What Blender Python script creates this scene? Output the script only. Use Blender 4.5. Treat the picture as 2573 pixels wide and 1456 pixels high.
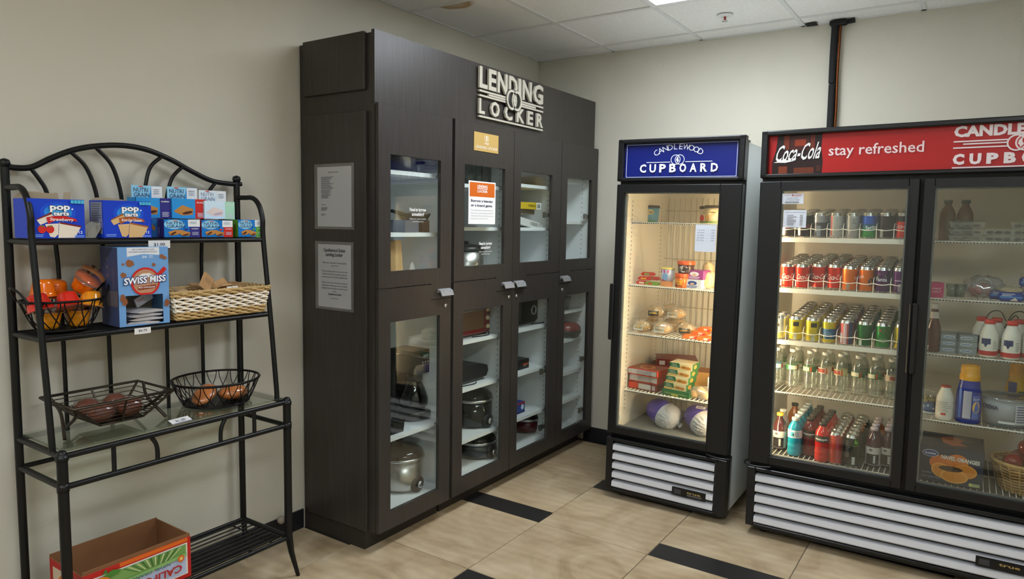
import bpy, math, random
from mathutils import Vector, Matrix
random.seed(11)
SC = bpy.context.scene; COL = SC.collection
for o in list(bpy.data.objects): bpy.data.objects.remove(o)
PI = math.pi
# ------------------------------------------------------------------ camera
W, H, FOC = 2573, 1456, 1749.02
CAM = Vector((2.7783, -4.4359, 1.5649)); YAW, PITCH, ROLL = .5919, -.0951, .0173
_f = Vector((-math.sin(YAW)*math.cos(PITCH), math.cos(YAW)*math.cos(PITCH), math.sin(PITCH)))
_r0 = Vector((math.cos(YAW), math.sin(YAW), 0)); _u0 = _r0.cross(_f)
_r = math.cos(ROLL)*_r0 + math.sin(ROLL)*_u0; _u = -math.sin(ROLL)*_r0 + math.cos(ROLL)*_u0
cd = bpy.data.cameras.new('camera'); cam = bpy.data.objects.new('camera', cd); COL.objects.link(cam)
cam.matrix_world = Matrix(((_r.x,_u.x,-_f.x,CAM.x),(_r.y,_u.y,-_f.y,CAM.y),(_r.z,_u.z,-_f.z,CAM.z),(0,0,0,1)))
cd.sensor_fit = 'HORIZONTAL'; cd.sensor_width = 36; cd.lens = 36*FOC/W; cd.clip_start = .05
SC.camera = cam
# ------------------------------------------------------------------ world and exposure
wd = bpy.data.worlds.new('world'); SC.world = wd; wd.use_nodes = True
wd.node_tree.nodes['Background'].inputs[0].default_value = (.75,.8,.9,1); wd.node_tree.nodes['Background'].inputs[1].default_value = .15
vs = SC.view_settings; vs.view_transform = 'Standard'; vs.look = 'None'; vs.gamma = 1; vs.use_curve_mapping = False; vs.exposure = EXPO = 0.0
TROFFER = 22.0        # emission of the ceiling light diffusers
TUBE = 62.0          # emission of the fluorescent tubes inside the coolers
# ------------------------------------------------------------------ pixel -> place (a pixel gives a direction, the named plane gives the distance)
def ray(px, py): return _r*((px-W/2)/FOC) - _u*((py-H/2)/FOC) + _f
def at(px, py, **k):
    (a, v), = k.items(); i = 'xyz'.index(a); d = ray(px, py); return CAM + d*((v-CAM[i])/d[i])
def fat(F, px, py, **k):
    R = F.to_3x3().transposed(); c = R @ (CAM-F.translation); d = R @ ray(px, py)
    (a, v), = k.items(); i = 'xyz'.index(a); return c + d*((v-c[i])/d[i])
# ------------------------------------------------------------------ materials
def lin(c): return tuple((x/255/12.92 if x/255 <= .04045 else ((x/255+.055)/1.055)**2.4) for x in c[:3])
MATS = {}
def mat(name, c, rough=.5, metal=0, spec=.5, noise=None, bump=None, emit=0, trans=0, ior=1.45, coat=0):
    """noise=(scale, amount, stretch xyz), bump=(scale, strength)"""
    if name in MATS: return MATS[name]
    m = bpy.data.materials.new(name); m.use_nodes = True; nt = m.node_tree; b = nt.nodes['Principled BSDF']
    c = lin(c) + (1,); b.inputs['Base Color'].default_value = c; b.inputs['Roughness'].default_value = rough
    b.inputs['Metallic'].default_value = metal; b.inputs['Specular IOR Level'].default_value = spec
    b.inputs['IOR'].default_value = ior; b.inputs['Transmission Weight'].default_value = trans; b.inputs['Coat Weight'].default_value = coat
    if emit: b.inputs['Emission Color'].default_value = c; b.inputs['Emission Strength'].default_value = emit
    if noise or bump: tc = nt.nodes.new('ShaderNodeTexCoord')
    if noise:
        mp = nt.nodes.new('ShaderNodeMapping'); mp.inputs['Scale'].default_value = noise[2] if len(noise) > 2 else (1,1,1)
        nz = nt.nodes.new('ShaderNodeTexNoise'); nz.inputs['Scale'].default_value = noise[0]; nz.inputs['Detail'].default_value = 5
        nt.links.new(tc.outputs['Object'], mp.inputs['Vector']); nt.links.new(mp.outputs[0], nz.inputs['Vector'])
        rp = nt.nodes.new('ShaderNodeValToRGB'); a = noise[1]
        rp.color_ramp.elements[0].position = .3; rp.color_ramp.elements[1].position = .7
        rp.color_ramp.elements[0].color = tuple(min(1, x*(1-a)) for x in c[:3])+(1,); rp.color_ramp.elements[1].color = tuple(min(1, x*(1+a)) for x in c[:3])+(1,)
        nt.links.new(nz.outputs['Fac'], rp.inputs[0]); nt.links.new(rp.outputs[0], b.inputs['Base Color'])
    if bump:
        nb = nt.nodes.new('ShaderNodeTexNoise'); nb.inputs['Scale'].default_value = bump[0]; nb.inputs['Detail'].default_value = 3
        nt.links.new(tc.outputs['Object'], nb.inputs['Vector'])
        bp = nt.nodes.new('ShaderNodeBump'); bp.inputs['Strength'].default_value = bump[1]; bp.inputs['Distance'].default_value = .004
        nt.links.new(nb.outputs['Fac'], bp.inputs['Height']); nt.links.new(bp.outputs[0], b.inputs['Normal'])
    MATS[name] = m; return m
def clear(name, tint=(255,255,255), k=1.0, rough=.02, haze=0.0, hazecol=(255,255,255), ior=1.45):
    """thin clear sheet: transparent, with a Fresnel reflection and an optional milky share"""
    if name in MATS: return MATS[name]
    m = bpy.data.materials.new(name); m.use_nodes = True; nt = m.node_tree; nt.nodes.clear(); N = nt.nodes.new
    out = N('ShaderNodeOutputMaterial'); tr = N('ShaderNodeBsdfTransparent'); tr.inputs[0].default_value = lin(tint)+(1,)
    gl = N('ShaderNodeBsdfGlossy'); gl.inputs['Roughness'].default_value = rough; gl.inputs[0].default_value = (1,1,1,1)
    lw = N('ShaderNodeLayerWeight'); lw.inputs[0].default_value = .5      # Facing = 1-cos, the same from both sides of the sheet
    pw = N('ShaderNodeMath'); pw.operation = 'POWER'; pw.inputs[1].default_value = 5; nt.links.new(lw.outputs['Facing'], pw.inputs[0])
    mu = N('ShaderNodeMath'); mu.operation = 'MULTIPLY_ADD'; mu.inputs[1].default_value = .96*k; mu.inputs[2].default_value = .04*k; mu.use_clamp = True
    mx = N('ShaderNodeMixShader'); nt.links.new(pw.outputs[0], mu.inputs[0]); nt.links.new(mu.outputs[0], mx.inputs[0])
    base = tr
    if haze:
        df = N('ShaderNodeBsdfDiffuse'); df.inputs[0].default_value = lin(hazecol)+(1,); m2 = N('ShaderNodeMixShader'); m2.inputs[0].default_value = haze
        nt.links.new(tr.outputs[0], m2.inputs[1]); nt.links.new(df.outputs[0], m2.inputs[2]); base = m2
    nt.links.new(base.outputs[0], mx.inputs[1]); nt.links.new(gl.outputs[0], mx.inputs[2]); nt.links.new(mx.outputs[0], out.inputs[0])
    MATS[name] = m; return m
def paint(c, rough=.45):
    return mat('print_%d_%d_%d_%d' % (c[0],c[1],c[2],int(rough*100)), c, rough)
def glow(name, c, s):
    if name in MATS: return MATS[name]
    m = bpy.data.materials.new(name); m.use_nodes = True; nt = m.node_tree; nt.nodes.clear()
    o = nt.nodes.new('ShaderNodeOutputMaterial'); e = nt.nodes.new('ShaderNodeEmission'); e.inputs[0].default_value = lin(c)+(1,); e.inputs[1].default_value = s
    nt.links.new(e.outputs[0], o.inputs[0]); MATS[name] = m; return m
# ------------------------------------------------------------------ objects
def link(o, parent=None, M=None):
    COL.objects.link(o)
    if parent is not None: o.parent = parent
    if M is not None: o.matrix_basis = M
    return o
def tag(o, label=None, cat=None, group=None, kind=None):
    for k, v in (('label',label),('category',cat),('group',group),('kind',kind)):
        if v: o[k] = v
    return o
def thing(name, label, cat, M, group=None):
    o = bpy.data.objects.new(name, None); o.empty_display_size = .05; link(o, None, M); return tag(o, label, cat, group)
def copy_tree(o, parent=None, M=None):
    c = o.copy(); COL.objects.link(c); c.parent = parent
    if M is not None: c.matrix_basis = M
    for ch in list(o.children): copy_tree(ch, c)
    return c
def fr(loc, rz=0, base=None, rx=0, ry=0):
    m = Matrix.Translation(Vector(loc)) @ Matrix.Rotation(rz,4,'Z') @ Matrix.Rotation(ry,4,'Y') @ Matrix.Rotation(rx,4,'X')
    return base @ m if base is not None else m
class MB:
    def __init__(s): s.v=[]; s.f=[]; s.mi=[]; s.sm=[]; s.slot=0; s.X=None
    def add(s, vs, fs, smooth=False):
        n = len(s.v)
        s.v += [tuple(s.X @ Vector(p)) if s.X is not None else tuple(p) for p in vs]
        for f in fs: s.f.append(tuple(i+n for i in f)); s.mi.append(s.slot); s.sm.append(smooth)
        return s
    def box(s, x0,y0,z0,x1,y1,z1):
        return s.add([(x0,y0,z0),(x1,y0,z0),(x1,y1,z0),(x0,y1,z0),(x0,y0,z1),(x1,y0,z1),(x1,y1,z1),(x0,y1,z1)],
                     [(0,3,2,1),(4,5,6,7),(0,1,5,4),(1,2,6,5),(2,3,7,6),(3,0,4,7)])
    def rbox(s, x0,y0,z0,x1,y1,z1,b=.004):
        """box with chamfered edges"""
        b = min(b, (x1-x0)*.45, (y1-y0)*.45, (z1-z0)*.45); vs=[]; idx={}
        for i,(xa,xs) in enumerate(((x0,1),(x1,-1))):
            for j,(ya,ys) in enumerate(((y0,1),(y1,-1))):
                for k,(za,zs) in enumerate(((z0,1),(z1,-1))):
                    for ax,p in enumerate(((xa,ya+ys*b,za+zs*b),(xa+xs*b,ya,za+zs*b),(xa+xs*b,ya+ys*b,za))):
                        idx[i,j,k,ax]=len(vs); vs.append(p)
        F=[]; I=lambda i,j,k,a: idx[i,j,k,a]
        F += [(I(0,0,0,0),I(0,0,1,0),I(0,1,1,0),I(0,1,0,0)),(I(1,0,0,0),I(1,1,0,0),I(1,1,1,0),I(1,0,1,0)),
              (I(0,0,0,1),I(1,0,0,1),I(1,0,1,1),I(0,0,1,1)),(I(0,1,0,1),I(0,1,1,1),I(1,1,1,1),I(1,1,0,1)),
              (I(0,0,0,2),I(0,1,0,2),I(1,1,0,2),I(1,0,0,2)),(I(0,0,1,2),I(1,0,1,2),I(1,1,1,2),I(0,1,1,2))]
        for a in (0,1):
            for c in (0,1):
                F += [(I(0,a,c,1),I(0,a,c,2),I(1,a,c,2),I(1,a,c,1)),(I(a,0,c,0),I(a,0,c,2),I(a,1,c,2),I(a,1,c,0)),(I(a,c,0,0),I(a,c,0,1),I(a,c,1,1),I(a,c,1,0))]
                for d in (0,1): F.append((I(a,c,d,0),I(a,c,d,1),I(a,c,d,2)))
        return s.add(vs, F)
    def tube(s, pts, r, n=8, closed=False, r2=None):
        P = [Vector(p) for p in pts]; m = len(P); vs=[]; fs=[]; up=None
        for i in range(m):
            a = P[i-1] if (i>0 or closed) else P[i]; b = P[(i+1)%m] if (i<m-1 or closed) else P[i]
            t = (b-a).normalized()
            if up is None: up = t.orthogonal().normalized()
            up = (up - t*up.dot(t)); up = up.normalized() if up.length > 1e-6 else t.orthogonal().normalized()
            w = t.cross(up); rr = r if r2 is None else r+(r2-r)*i/(m-1)
            for k in range(n):
                q = 2*PI*k/n; vs.append(P[i]+(up*math.cos(q)+w*math.sin(q))*rr)
        for i in range(m if closed else m-1):
            j = (i+1)%m
            for k in range(n): fs.append((i*n+k, i*n+(k+1)%n, j*n+(k+1)%n, j*n+k))
        s.add(vs, fs, True)
        if not closed: s.add(vs[:n], [tuple(range(n))[::-1]]); s.add(vs[-n:], [tuple(range(n))])
        return s
    def lathe(s, prof, c=(0,0,0), n=24, slots=None, sx=1, sy=1, smooth=True):
        """prof [(r,z)...] from bottom to top; end with r=0 to close"""
        cx,cy,cz = c; vs=[]; rings=[]
        for r,z in prof:
            if r < 1e-6: rings.append([len(vs)]); vs.append((cx,cy,cz+z))
            else:
                rings.append(list(range(len(vs),len(vs)+n)))
                vs += [(cx+r*sx*math.cos(2*PI*k/n), cy+r*sy*math.sin(2*PI*k/n), cz+z) for k in range(n)]
        base=len(s.v); s.v += [tuple(s.X @ Vector(p)) if s.X is not None else tuple(p) for p in vs]
        for i in range(len(rings)-1):
            a,b = rings[i],rings[i+1]
            if slots: s.slot = slots[i]
            for k in range(n):
                k2=(k+1)%n
                if len(a)==1 and len(b)==1: continue
                if len(a)==1: f=(a[0],b[k2],b[k])
                elif len(b)==1: f=(a[k],a[k2],b[0])
                else: f=(a[k],a[k2],b[k2],b[k])
                s.f.append(tuple(x+base for x in f)); s.mi.append(s.slot); s.sm.append(smooth)
        return s
    def blob(s, c, r, n=14, m=8, seed=0, amp=0.0, flat=None):
        """lumpy ellipsoid; flat = lowest z allowed"""
        rnd = random.Random(seed); ph=[rnd.uniform(0,6.28) for _ in range(6)]; prof=[]; vs=[]; rings=[]
        for i in range(m+1):
            t = -PI/2+PI*i/m
            if i in (0,m): rings.append([len(vs)]); vs.append((c[0],c[1],max(c[2]+r[2]*math.sin(t), flat if flat is not None else -9)))
            else:
                rings.append(list(range(len(vs),len(vs)+n)))
                for k in range(n):
                    q=2*PI*k/n; d=1+amp*(math.sin(3*q+ph[0]+2*t)+math.sin(5*q+ph[1]-3*t)+.8*math.sin(7*q*1+ph[2]+4*t))/2
                    z=c[2]+r[2]*math.sin(t)*d
                    if flat is not None: z=max(z,flat)
                    vs.append((c[0]+r[0]*math.cos(t)*math.cos(q)*d, c[1]+r[1]*math.cos(t)*math.sin(q)*d, z))
        fs=[]
        for i in range(m):
            a,b=rings[i],rings[i+1]
            for k in range(n):
                k2=(k+1)%n
                fs.append((a[0],b[k2],b[k]) if len(a)==1 else (a[k],a[k2],b[0]) if len(b)==1 else (a[k],a[k2],b[k2],b[k]))
        return s.add(vs,fs,True)
    def prism(s, poly, d0, d1, axis='y'):
        """2D outline (counter-clockwise seen from -axis) swept along an axis"""
        n=len(poly); g={'y':lambda p,d:(p[0],d,p[1]),'x':lambda p,d:(d,p[0],p[1]),'z':lambda p,d:(p[0],p[1],d)}[axis]
        vs=[g(p,d0) for p in poly]+[g(p,d1) for p in poly]
        return s.add(vs,[tuple(range(n)),tuple(range(2*n-1,n-1,-1))]+[(i,n+i,n+(i+1)%n,(i+1)%n) for i in range(n)])
    def obj(s, name, mats, parent=None, M=None, label=None, cat=None, group=None, kind=None):
        me = bpy.data.meshes.new(name); me.from_pydata(s.v, [], s.f)
        for m in (mats if isinstance(mats,(list,tuple)) else [mats]): me.materials.append(m)
        me.polygons.foreach_set('material_index', s.mi); me.polygons.foreach_set('use_smooth', s.sm); me.update()
        o = bpy.data.objects.new(name, me); link(o, parent, M); return tag(o, label, cat, group, kind)
def box(name, m, b, parent=None, M=None, bev=0, **k):
    q = MB(); (q.rbox(*b, b=bev) if bev else q.box(*b)); return q.obj(name, m, parent, M, **k)
# ------------------------------------------------------------------ flat print: lettering and simple shapes lying on a face
_TX = {}
def text2d(s, bold=0.0):
    if (s,bold) in _TX: return _TX[s,bold]
    cu = bpy.data.curves.new('lettering','FONT'); cu.body = s; cu.size = 1; cu.offset = bold; cu.resolution_u = 2; cu.fill_mode = 'FRONT'
    ob = bpy.data.objects.new('lettering', cu); COL.objects.link(ob)
    dg = bpy.context.evaluated_depsgraph_get(); me = bpy.data.meshes.new_from_object(ob.evaluated_get(dg))
    V=[(v.co.x,v.co.y) for v in me.vertices]; F=[tuple(p.vertices) for p in me.polygons]
    N=[p.normal.z for p in me.polygons]
    F=[f if n>0 else f[::-1] for f,n in zip(F,N)]
    bpy.data.objects.remove(ob); bpy.data.curves.remove(cu); bpy.data.meshes.remove(me)
    x0=min(v[0] for v in V) if V else 0; x1=max(v[0] for v in V) if V else 1
    y1=.7  # cap height of the built-in face, about
    V=[((x-x0)/y1,y/y1) for x,y in V]; _TX[s,bold]=(V,F,(x1-x0)/y1); return _TX[s,bold]
class Art:
    def __init__(s, O, u=(1,0,0), v=(0,0,1), cyl=None, eps=2.5e-4):
        s.O=Vector(O); s.u=Vector(u); s.v=Vector(v); s.n=s.u.cross(s.v).normalized(); s.q=MB(); s.cols=[]; s.k=1; s.cyl=cyl; s.eps=eps
    def P(s,x,y):
        d=s.eps*s.k
        if s.cyl:   # wrapped on a vertical cylinder: x is arc length measured from the direction -y
            R=s.cyl; a=x/R-PI/2; return Vector((s.O.x+(R+d)*math.cos(a), s.O.y+(R+d)*math.sin(a), s.O.z+y))
        return s.O+s.u*x+s.v*y+s.n*d
    def _a(s,pts,faces,c):
        if c not in s.cols: s.cols.append(c)
        s.q.slot=s.cols.index(c); s.q.add([s.P(*p) for p in pts],faces); s.k+=1; return s
    def rect(s,x0,y0,x1,y1,c):
        if s.cyl:
            n=max(2,int(abs(x1-x0)/.006)); pts=[]
            for i in range(n+1): x=x0+(x1-x0)*i/n; pts+=[(x,y0),(x,y1)]
            return s._a(pts,[(2*i,2*i+2,2*i+3,2*i+1) for i in range(n)],c)
        return s._a([(x0,y0),(x1,y0),(x1,y1),(x0,y1)],[(0,1,2,3)],c)
    def poly(s,pts,c): return s._a(pts,[tuple(range(len(pts)))],c)
    def ell(s,cx,cy,rx,ry,c,n=24,rot=0):
        return s.poly([(cx+rx*math.cos(a)*math.cos(rot)-ry*math.sin(a)*math.sin(rot),cy+rx*math.cos(a)*math.sin(rot)+ry*math.sin(a)*math.cos(rot)) for a in (2*PI*i/n for i in range(n))],c)
    def ring(s,cx,cy,rx,ry,t,c,n=28):
        pts=[]
        for i in range(n):
            a=2*PI*i/n; pts+=[(cx+rx*math.cos(a),cy+ry*math.sin(a)),(cx+(rx-t)*math.cos(a),cy+(ry-t)*math.sin(a))]
        return s._a(pts,[(2*i,(2*i+2)%(2*n),(2*i+3)%(2*n),2*i+1) for i in range(n)],c)
    def text(s,t,x,y,h,c,al='c',bold=0.0,w=None,rot=0,sh=0,flip=False):
        """h = cap height, w = fit to this width"""
        V,F,L=text2d(t,bold); sx=h if not w else w/L; wd=L*sx; x0={'l':0,'c':-wd/2,'r':-wd}[al]; pts=[]
        cr,sr=math.cos(rot),math.sin(rot)
        for a,b in V:
            px,py=a*sx+x0+b*h*sh,b*h
            if flip: px,py=-px,-py
            pts.append((x+px*cr-py*sr,y+px*sr+py*cr))
        return s._a(pts,F,c)
    def lines(s,x0,y0,x1,n,dy,h,c,seed=0,rag=.3):
        r=random.Random(seed)
        for i in range(n): s.rect(x0,y0-i*dy-h,x0+(x1-x0)*(1-rag*r.random()),y0-i*dy,c); s.k-=1
        s.k+=1; return s
    def emblem(s,cx,cy,r,c,bg,t=None):
        """two interlocking rings with a flame between them"""
        t=t or r*.16; s.ell(cx-r*.42,cy,r,r,bg); s.ell(cx+r*.42,cy,r,r,bg)
        s.ring(cx-r*.42,cy,r,r,t,c); s.ring(cx+r*.42,cy,r,r,t,c)
        return s.poly([(cx-r*.05,cy-r*.62),(cx+r*.3,cy-r*.2),(cx+r*.12,cy+r*.15),(cx+r*.16,cy+r*.72),(cx-r*.22,cy+r*.25),(cx-r*.3,cy-r*.15),(cx-r*.12,cy-r*.3)],c)
    def obj(s,name,parent=None,M=None,rough=.4,mats=None,**k):
        return s.q.obj(name,[(mats or {}).get(c) or paint(c,rough) for c in s.cols],parent,M,**k)
# front-of-box art: origin at lower left of the face y=-d/2 of a box w wide, centred on x
def front(w,d,z=0): return Art((-w/2,-d/2,z))
# ================================================================== the room
HC = 2.744; RX, RY = 4.27, -6.28
M_wall = mat('wall_paint', (205,201,186), .75, spec=.25, noise=(1.3,.03), bump=(120,.25))
M_ceil = mat('ceiling_panel', (238,236,232), .9, spec=.1, noise=(90,.05), bump=(260,.35))
M_tbar = mat('ceiling_grid', (222,222,220), .5)
M_base = mat('vinyl_base', (26,28,33), .45)
M_grout = mat('grout', (120,108,92), .85)
M_strip = mat('floor_black_tile', (38,37,37), .38, noise=(9,.15))
def tile_mat():
    m = mat('floor_beige_tile', (196,172,136), .33); nt = m.node_tree; b = nt.nodes['Principled BSDF']; N = nt.nodes.new; L = nt.links.new
    tc = N('ShaderNodeTexCoord'); oi = N('ShaderNodeObjectInfo'); ad = N('ShaderNodeVectorMath'); ad.operation = 'ADD'
    sc = N('ShaderNodeVectorMath'); sc.operation = 'SCALE'; sc.inputs[3].default_value = 17
    cb = N('ShaderNodeCombineXYZ'); L(oi.outputs['Random'], cb.inputs[0]); L(oi.outputs['Random'], cb.inputs[1]); L(cb.outputs[0], sc.inputs[0])
    L(tc.outputs['Object'], ad.inputs[0]); L(sc.outputs[0], ad.inputs[1])
    nz = N('ShaderNodeTexNoise'); nz.inputs['Scale'].default_value = 2.6; nz.inputs['Detail'].default_value = 7; nz.inputs['Distortion'].default_value = 2.2
    L(ad.outputs[0], nz.inputs['Vector']); rp = N('ShaderNodeValToRGB'); e = rp.color_ramp.elements
    e[0].position = .28; e[0].color = lin((164,142,110))+(1,); e[1].position = .72; e[1].color = lin((204,186,156))+(1,)
    x = e.new(.5); x.color = lin((186,166,134))+(1,); L(nz.outputs['Fac'], rp.inputs[0])
    wv = N('ShaderNodeTexWave'); wv.wave_type = 'RINGS'; wv.inputs['Scale'].default_value = 5; wv.inputs['Distortion'].default_value = 5; wv.inputs['Detail'].default_value = 4; L(ad.outputs[0], wv.inputs['Vector'])
    mx = N('ShaderNodeMixRGB'); mx.blend_type = 'MULTIPLY'; mx.inputs[0].default_value = .1; L(rp.outputs[0], mx.inputs[1]); L(wv.outputs['Color'], mx.inputs[2])
    L(mx.outputs[0], b.inputs['Base Color']); return m
M_tile = tile_mat()
floor = box('floor', M_grout, (0,RY,-.12,RX,0,-.004), kind='structure')
def tile_mesh(w, d, nm, m):
    return MB().rbox(0,0,-.006,w,d,0,b=.0012).obj(nm, m, floor)
G = .0022
protos = {}
def lay(x0, y0, x1, y1, nm, m):
    x0, x1, y0, y1 = max(x0,.001), min(x1,RX-.001), max(y0,RY+.001), min(y1,-.001)
    if x1-x0 < .02 or y1-y0 < .02: return
    k = (round(x1-x0,3), round(y1-y0,3), nm)
    if k not in protos: protos[k] = tile_mesh(x1-x0-2*G, y1-y0-2*G, nm, m); o = protos[k]
    else: o = protos[k].copy(); COL.objects.link(o)
    o.location = (x0+G, y0+G, 0)
U0, V0, T, SW = .9434, -1.4159, .61, .1495; PER = 2*T+SW
for i in range(-2, 6):
    off = V0 if i % 2 else V0-T-SW      # i=-1 is the column that runs along the locker
    for j in range(-5, 3):
        yb = off+j*PER; xa = U0+i*T
        lay(xa, yb, xa+T, yb+SW, 'black_strip', M_strip)
        lay(xa, yb+SW, xa+T, yb+SW+T, 'floor_tile', M_tile); lay(xa, yb+SW+T, xa+T, yb+PER, 'floor_tile', M_tile)
box('wall_left', M_wall, (-.12,RY-.12,-.12,0,.12,HC+.2), kind='structure')
box('wall_back', M_wall, (0,0,-.12,RX,.12,HC+.2), kind='structure')
box('wall_right', M_wall, (RX,RY-.12,-.12,RX+.12,.12,HC+.2), kind='structure')
box('wall_front', M_wall, (0,RY-.12,-.12,RX,RY,HC+.2), kind='structure')
box('baseboard_left', M_base, (0,RY,0,.008,-2.178,.1), kind='structure', bev=.002)
box('baseboard_back', M_base, (.45,-.008,0,RX,0,.1), kind='structure', bev=.002)
# ceiling: slab, T-bars, drop-in panels
ceil = box('ceiling', M_tbar, (0,RY,HC+.02,RX,0,HC+.2), kind='structure')
gx = [0]+[.605+.61*i for i in range(7)]; gy = [0]+[-.18-.61*i for i in range(11)]
gx = [x for x in gx if x < RX]+[RX]; gy = [y for y in gy if y > RY]+[RY]
q = MB()
for x in gx[1:-1]: q.box(x-.012,RY,HC-.002,x+.012,0,HC+.02)
for y in gy[1:-1]: q.box(0,y-.012,HC-.0026,RX,y+.012,HC+.02)
q.box(0,RY,HC-.002,.02,0,HC+.02); q.box(0,-.02,HC-.002,RX,0,HC+.02)
q.obj('ceiling_grid', M_tbar, ceil)
LIGHTS = [(1.215,-2.01),(3.045,-4.45),(1.215,-5.67)]  # the third is an unseen extra light, added to brighten the left wall
stain = at(1150,14,z=HC)
M_stain = mat('ceiling_panel_stained', (238,236,232), .9, spec=.1, bump=(260,.35))
def stain_mat():
    nt = M_stain.node_tree; b = nt.nodes['Principled BSDF']; N = nt.nodes.new; L = nt.links.new
    tc = N('ShaderNodeTexCoord'); sub = N('ShaderNodeVectorMath'); sub.operation = 'SUBTRACT'; sub.inputs[1].default_value = (stain.x, stain.y-.02, HC)
    nz = N('ShaderNodeTexNoise'); nz.inputs['Scale'].default_value = 6; L(tc.outputs['Object'], nz.inputs['Vector'])
    mp = N('ShaderNodeVectorMath'); mp.operation = 'MULTIPLY'; mp.inputs[1].default_value = (4.5,6.5,0); L(tc.outputs['Object'], sub.inputs[0]); L(sub.outputs[0], mp.inputs[0])
    ln = N('ShaderNodeVectorMath'); ln.operation = 'LENGTH'; L(mp.outputs[0], ln.inputs[0])
    ad = N('ShaderNodeMath'); ad.operation = 'MULTIPLY_ADD'; ad.inputs[1].default_value = .5; L(nz.outputs['Fac'], ad.inputs[0]); L(ln.outputs['Value'], ad.inputs[2])
    rp = N('ShaderNodeValToRGB'); e = rp.color_ramp.elements; e[0].position = .4; e[0].color = lin((206,192,170))+(1,); e[1].position = .86; e[1].color = lin((238,236,232))+(1,)
    x = e.new(.7); x.color = lin((184,156,118))+(1,); x = e.new(.78); x.color = lin((222,214,202))+(1,)
    L(ad.outputs[0], rp.inputs[0]); L(rp.outputs[0], b.inputs['Base Color'])
stain_mat()
for i in range(len(gx)-1):
    for j in range(len(gy)-1):
        x0, x1, y1, y0 = gx[i], gx[i+1], gy[j], gy[j+1]
        if any(abs(x0-a) < .1 and b-.05 < (y0+y1)/2 < b+1.27 for a, b in LIGHTS): continue
        m = M_stain if x0 < stain.x < x1 and y0 < stain.y < y1 else M_ceil
        box('ceiling_panel', m, (x0+.011,y0+.011,HC+.004,x1-.011,y1-.011,HC+.018), ceil)
M_diff = glow('light_diffuser', (240,247,255), TROFFER)
for i, (a, b) in enumerate(LIGHTS):
    w = 'near the cooler wall' if i == 0 else 'over the open floor by the far side wall' if i == 1 else 'added out of view to brighten the left wall'
    t = thing('ceiling_light', 'recessed rectangular fluorescent ceiling light '+w, 'ceiling light', fr((a+.305,b+.61,HC)), 'recessed ceiling lights')
    q = MB(); q.box(-.305,-.61,-.003,-.275,.61,.015); q.box(.275,-.61,-.003,.305,.61,.015); q.box(-.275,-.61,-.003,.275,-.58,.015); q.box(-.275,.58,-.003,.275,.61,.015)
    q.obj('light_frame', mat('light_frame', (236,236,236), .4), t)
    box('diffuser', M_diff, (-.275,-.58,.002,.275,.58,.008), t)
# sprinkler
sp = at(1822,38,z=HC); t = thing('fire_sprinkler', 'small white fire sprinkler head on the ceiling', 'sprinkler', fr(sp))
MB().lathe([(.0,0),(.045,0),(.04,-.006),(.012,-.009),(0,-.009)], n=20).obj('escutcheon', mat('sprinkler_white', (225,225,225), .4), t)
q = MB(); q.tube([(0,0,-.008),(0,0,-.032)], .006); q.tube([(-.012,0,-.03),(.012,0,-.03)], .002)
q.obj('sprinkler_frame', mat('sprinkler_metal', (190,190,190), .3, 1), t); MB().tube([(0,0,-.01),(0,0,-.028)], .0068, 8).obj('glass_bulb', mat('sprinkler_red', (160,50,40), .3), t)
MB().lathe([(0,-.034),(.016,-.034),(.016,-.0325),(0,-.0325)], n=16).obj('deflector', mat('sprinkler_metal', (190,190,190), .3, 1), t)
# insulated pipe on the back wall
px = 2.004; t = thing('insulated_pipe', 'black foam insulated pipe with a bare copper line running up the back wall', 'pipe', fr((px,-.03,1.95)))
M_foam = mat('pipe_foam', (28,28,30), .8, bump=(60,.3)); hz = HC-1.95
q = MB(); zs = [0,.12,.38,.4,.42,.6,hz-.02]
q.tube([(0,0,0),(.002,0,.2),(.0,0,.44)], .019, 10); q.tube([(-.002,0,.446),(-.004,0,.6),(-.002,0,hz-.002)], .019, 10); q.obj('foam_sleeve', M_foam, t)
MB().tube([(.027,-.002,0),(.028,-.002,.3),(.024,-.002,.5),(.026,-.002,hz-.002)], .0075, 8).obj('copper_line', mat('copper', (112,66,38), .42, 1), t)
q = MB(); q.rbox(-.03,-.03,hz-.03,.06,.02,hz-.004,b=.006); q.tube([(.05,0,hz-.016),(.1,.0,hz-.012)], .013, 8); q.obj('ceiling_boot', M_foam, t)
q = MB(); q.box(-.16,-.03,hz-.006,-.1,.028,hz-.0025); q.obj('ceiling_gap_tape', M_foam, t)
# door stop on the left wall, just above the baseboard
d = at(702,1306,x=.012); MB().lathe([(0,-.012),(.014,-.012),(.019,-.004),(.019,.008),(.012,.014),(0,.015)], n=14).obj('door_stop', mat('door_stop', (150,140,125), .5), None, fr((.024,d.y,d.z), 0, None, 0, PI/2), label='small round bumper stuck on the wall above the black baseboard', cat='door stop')
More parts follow.
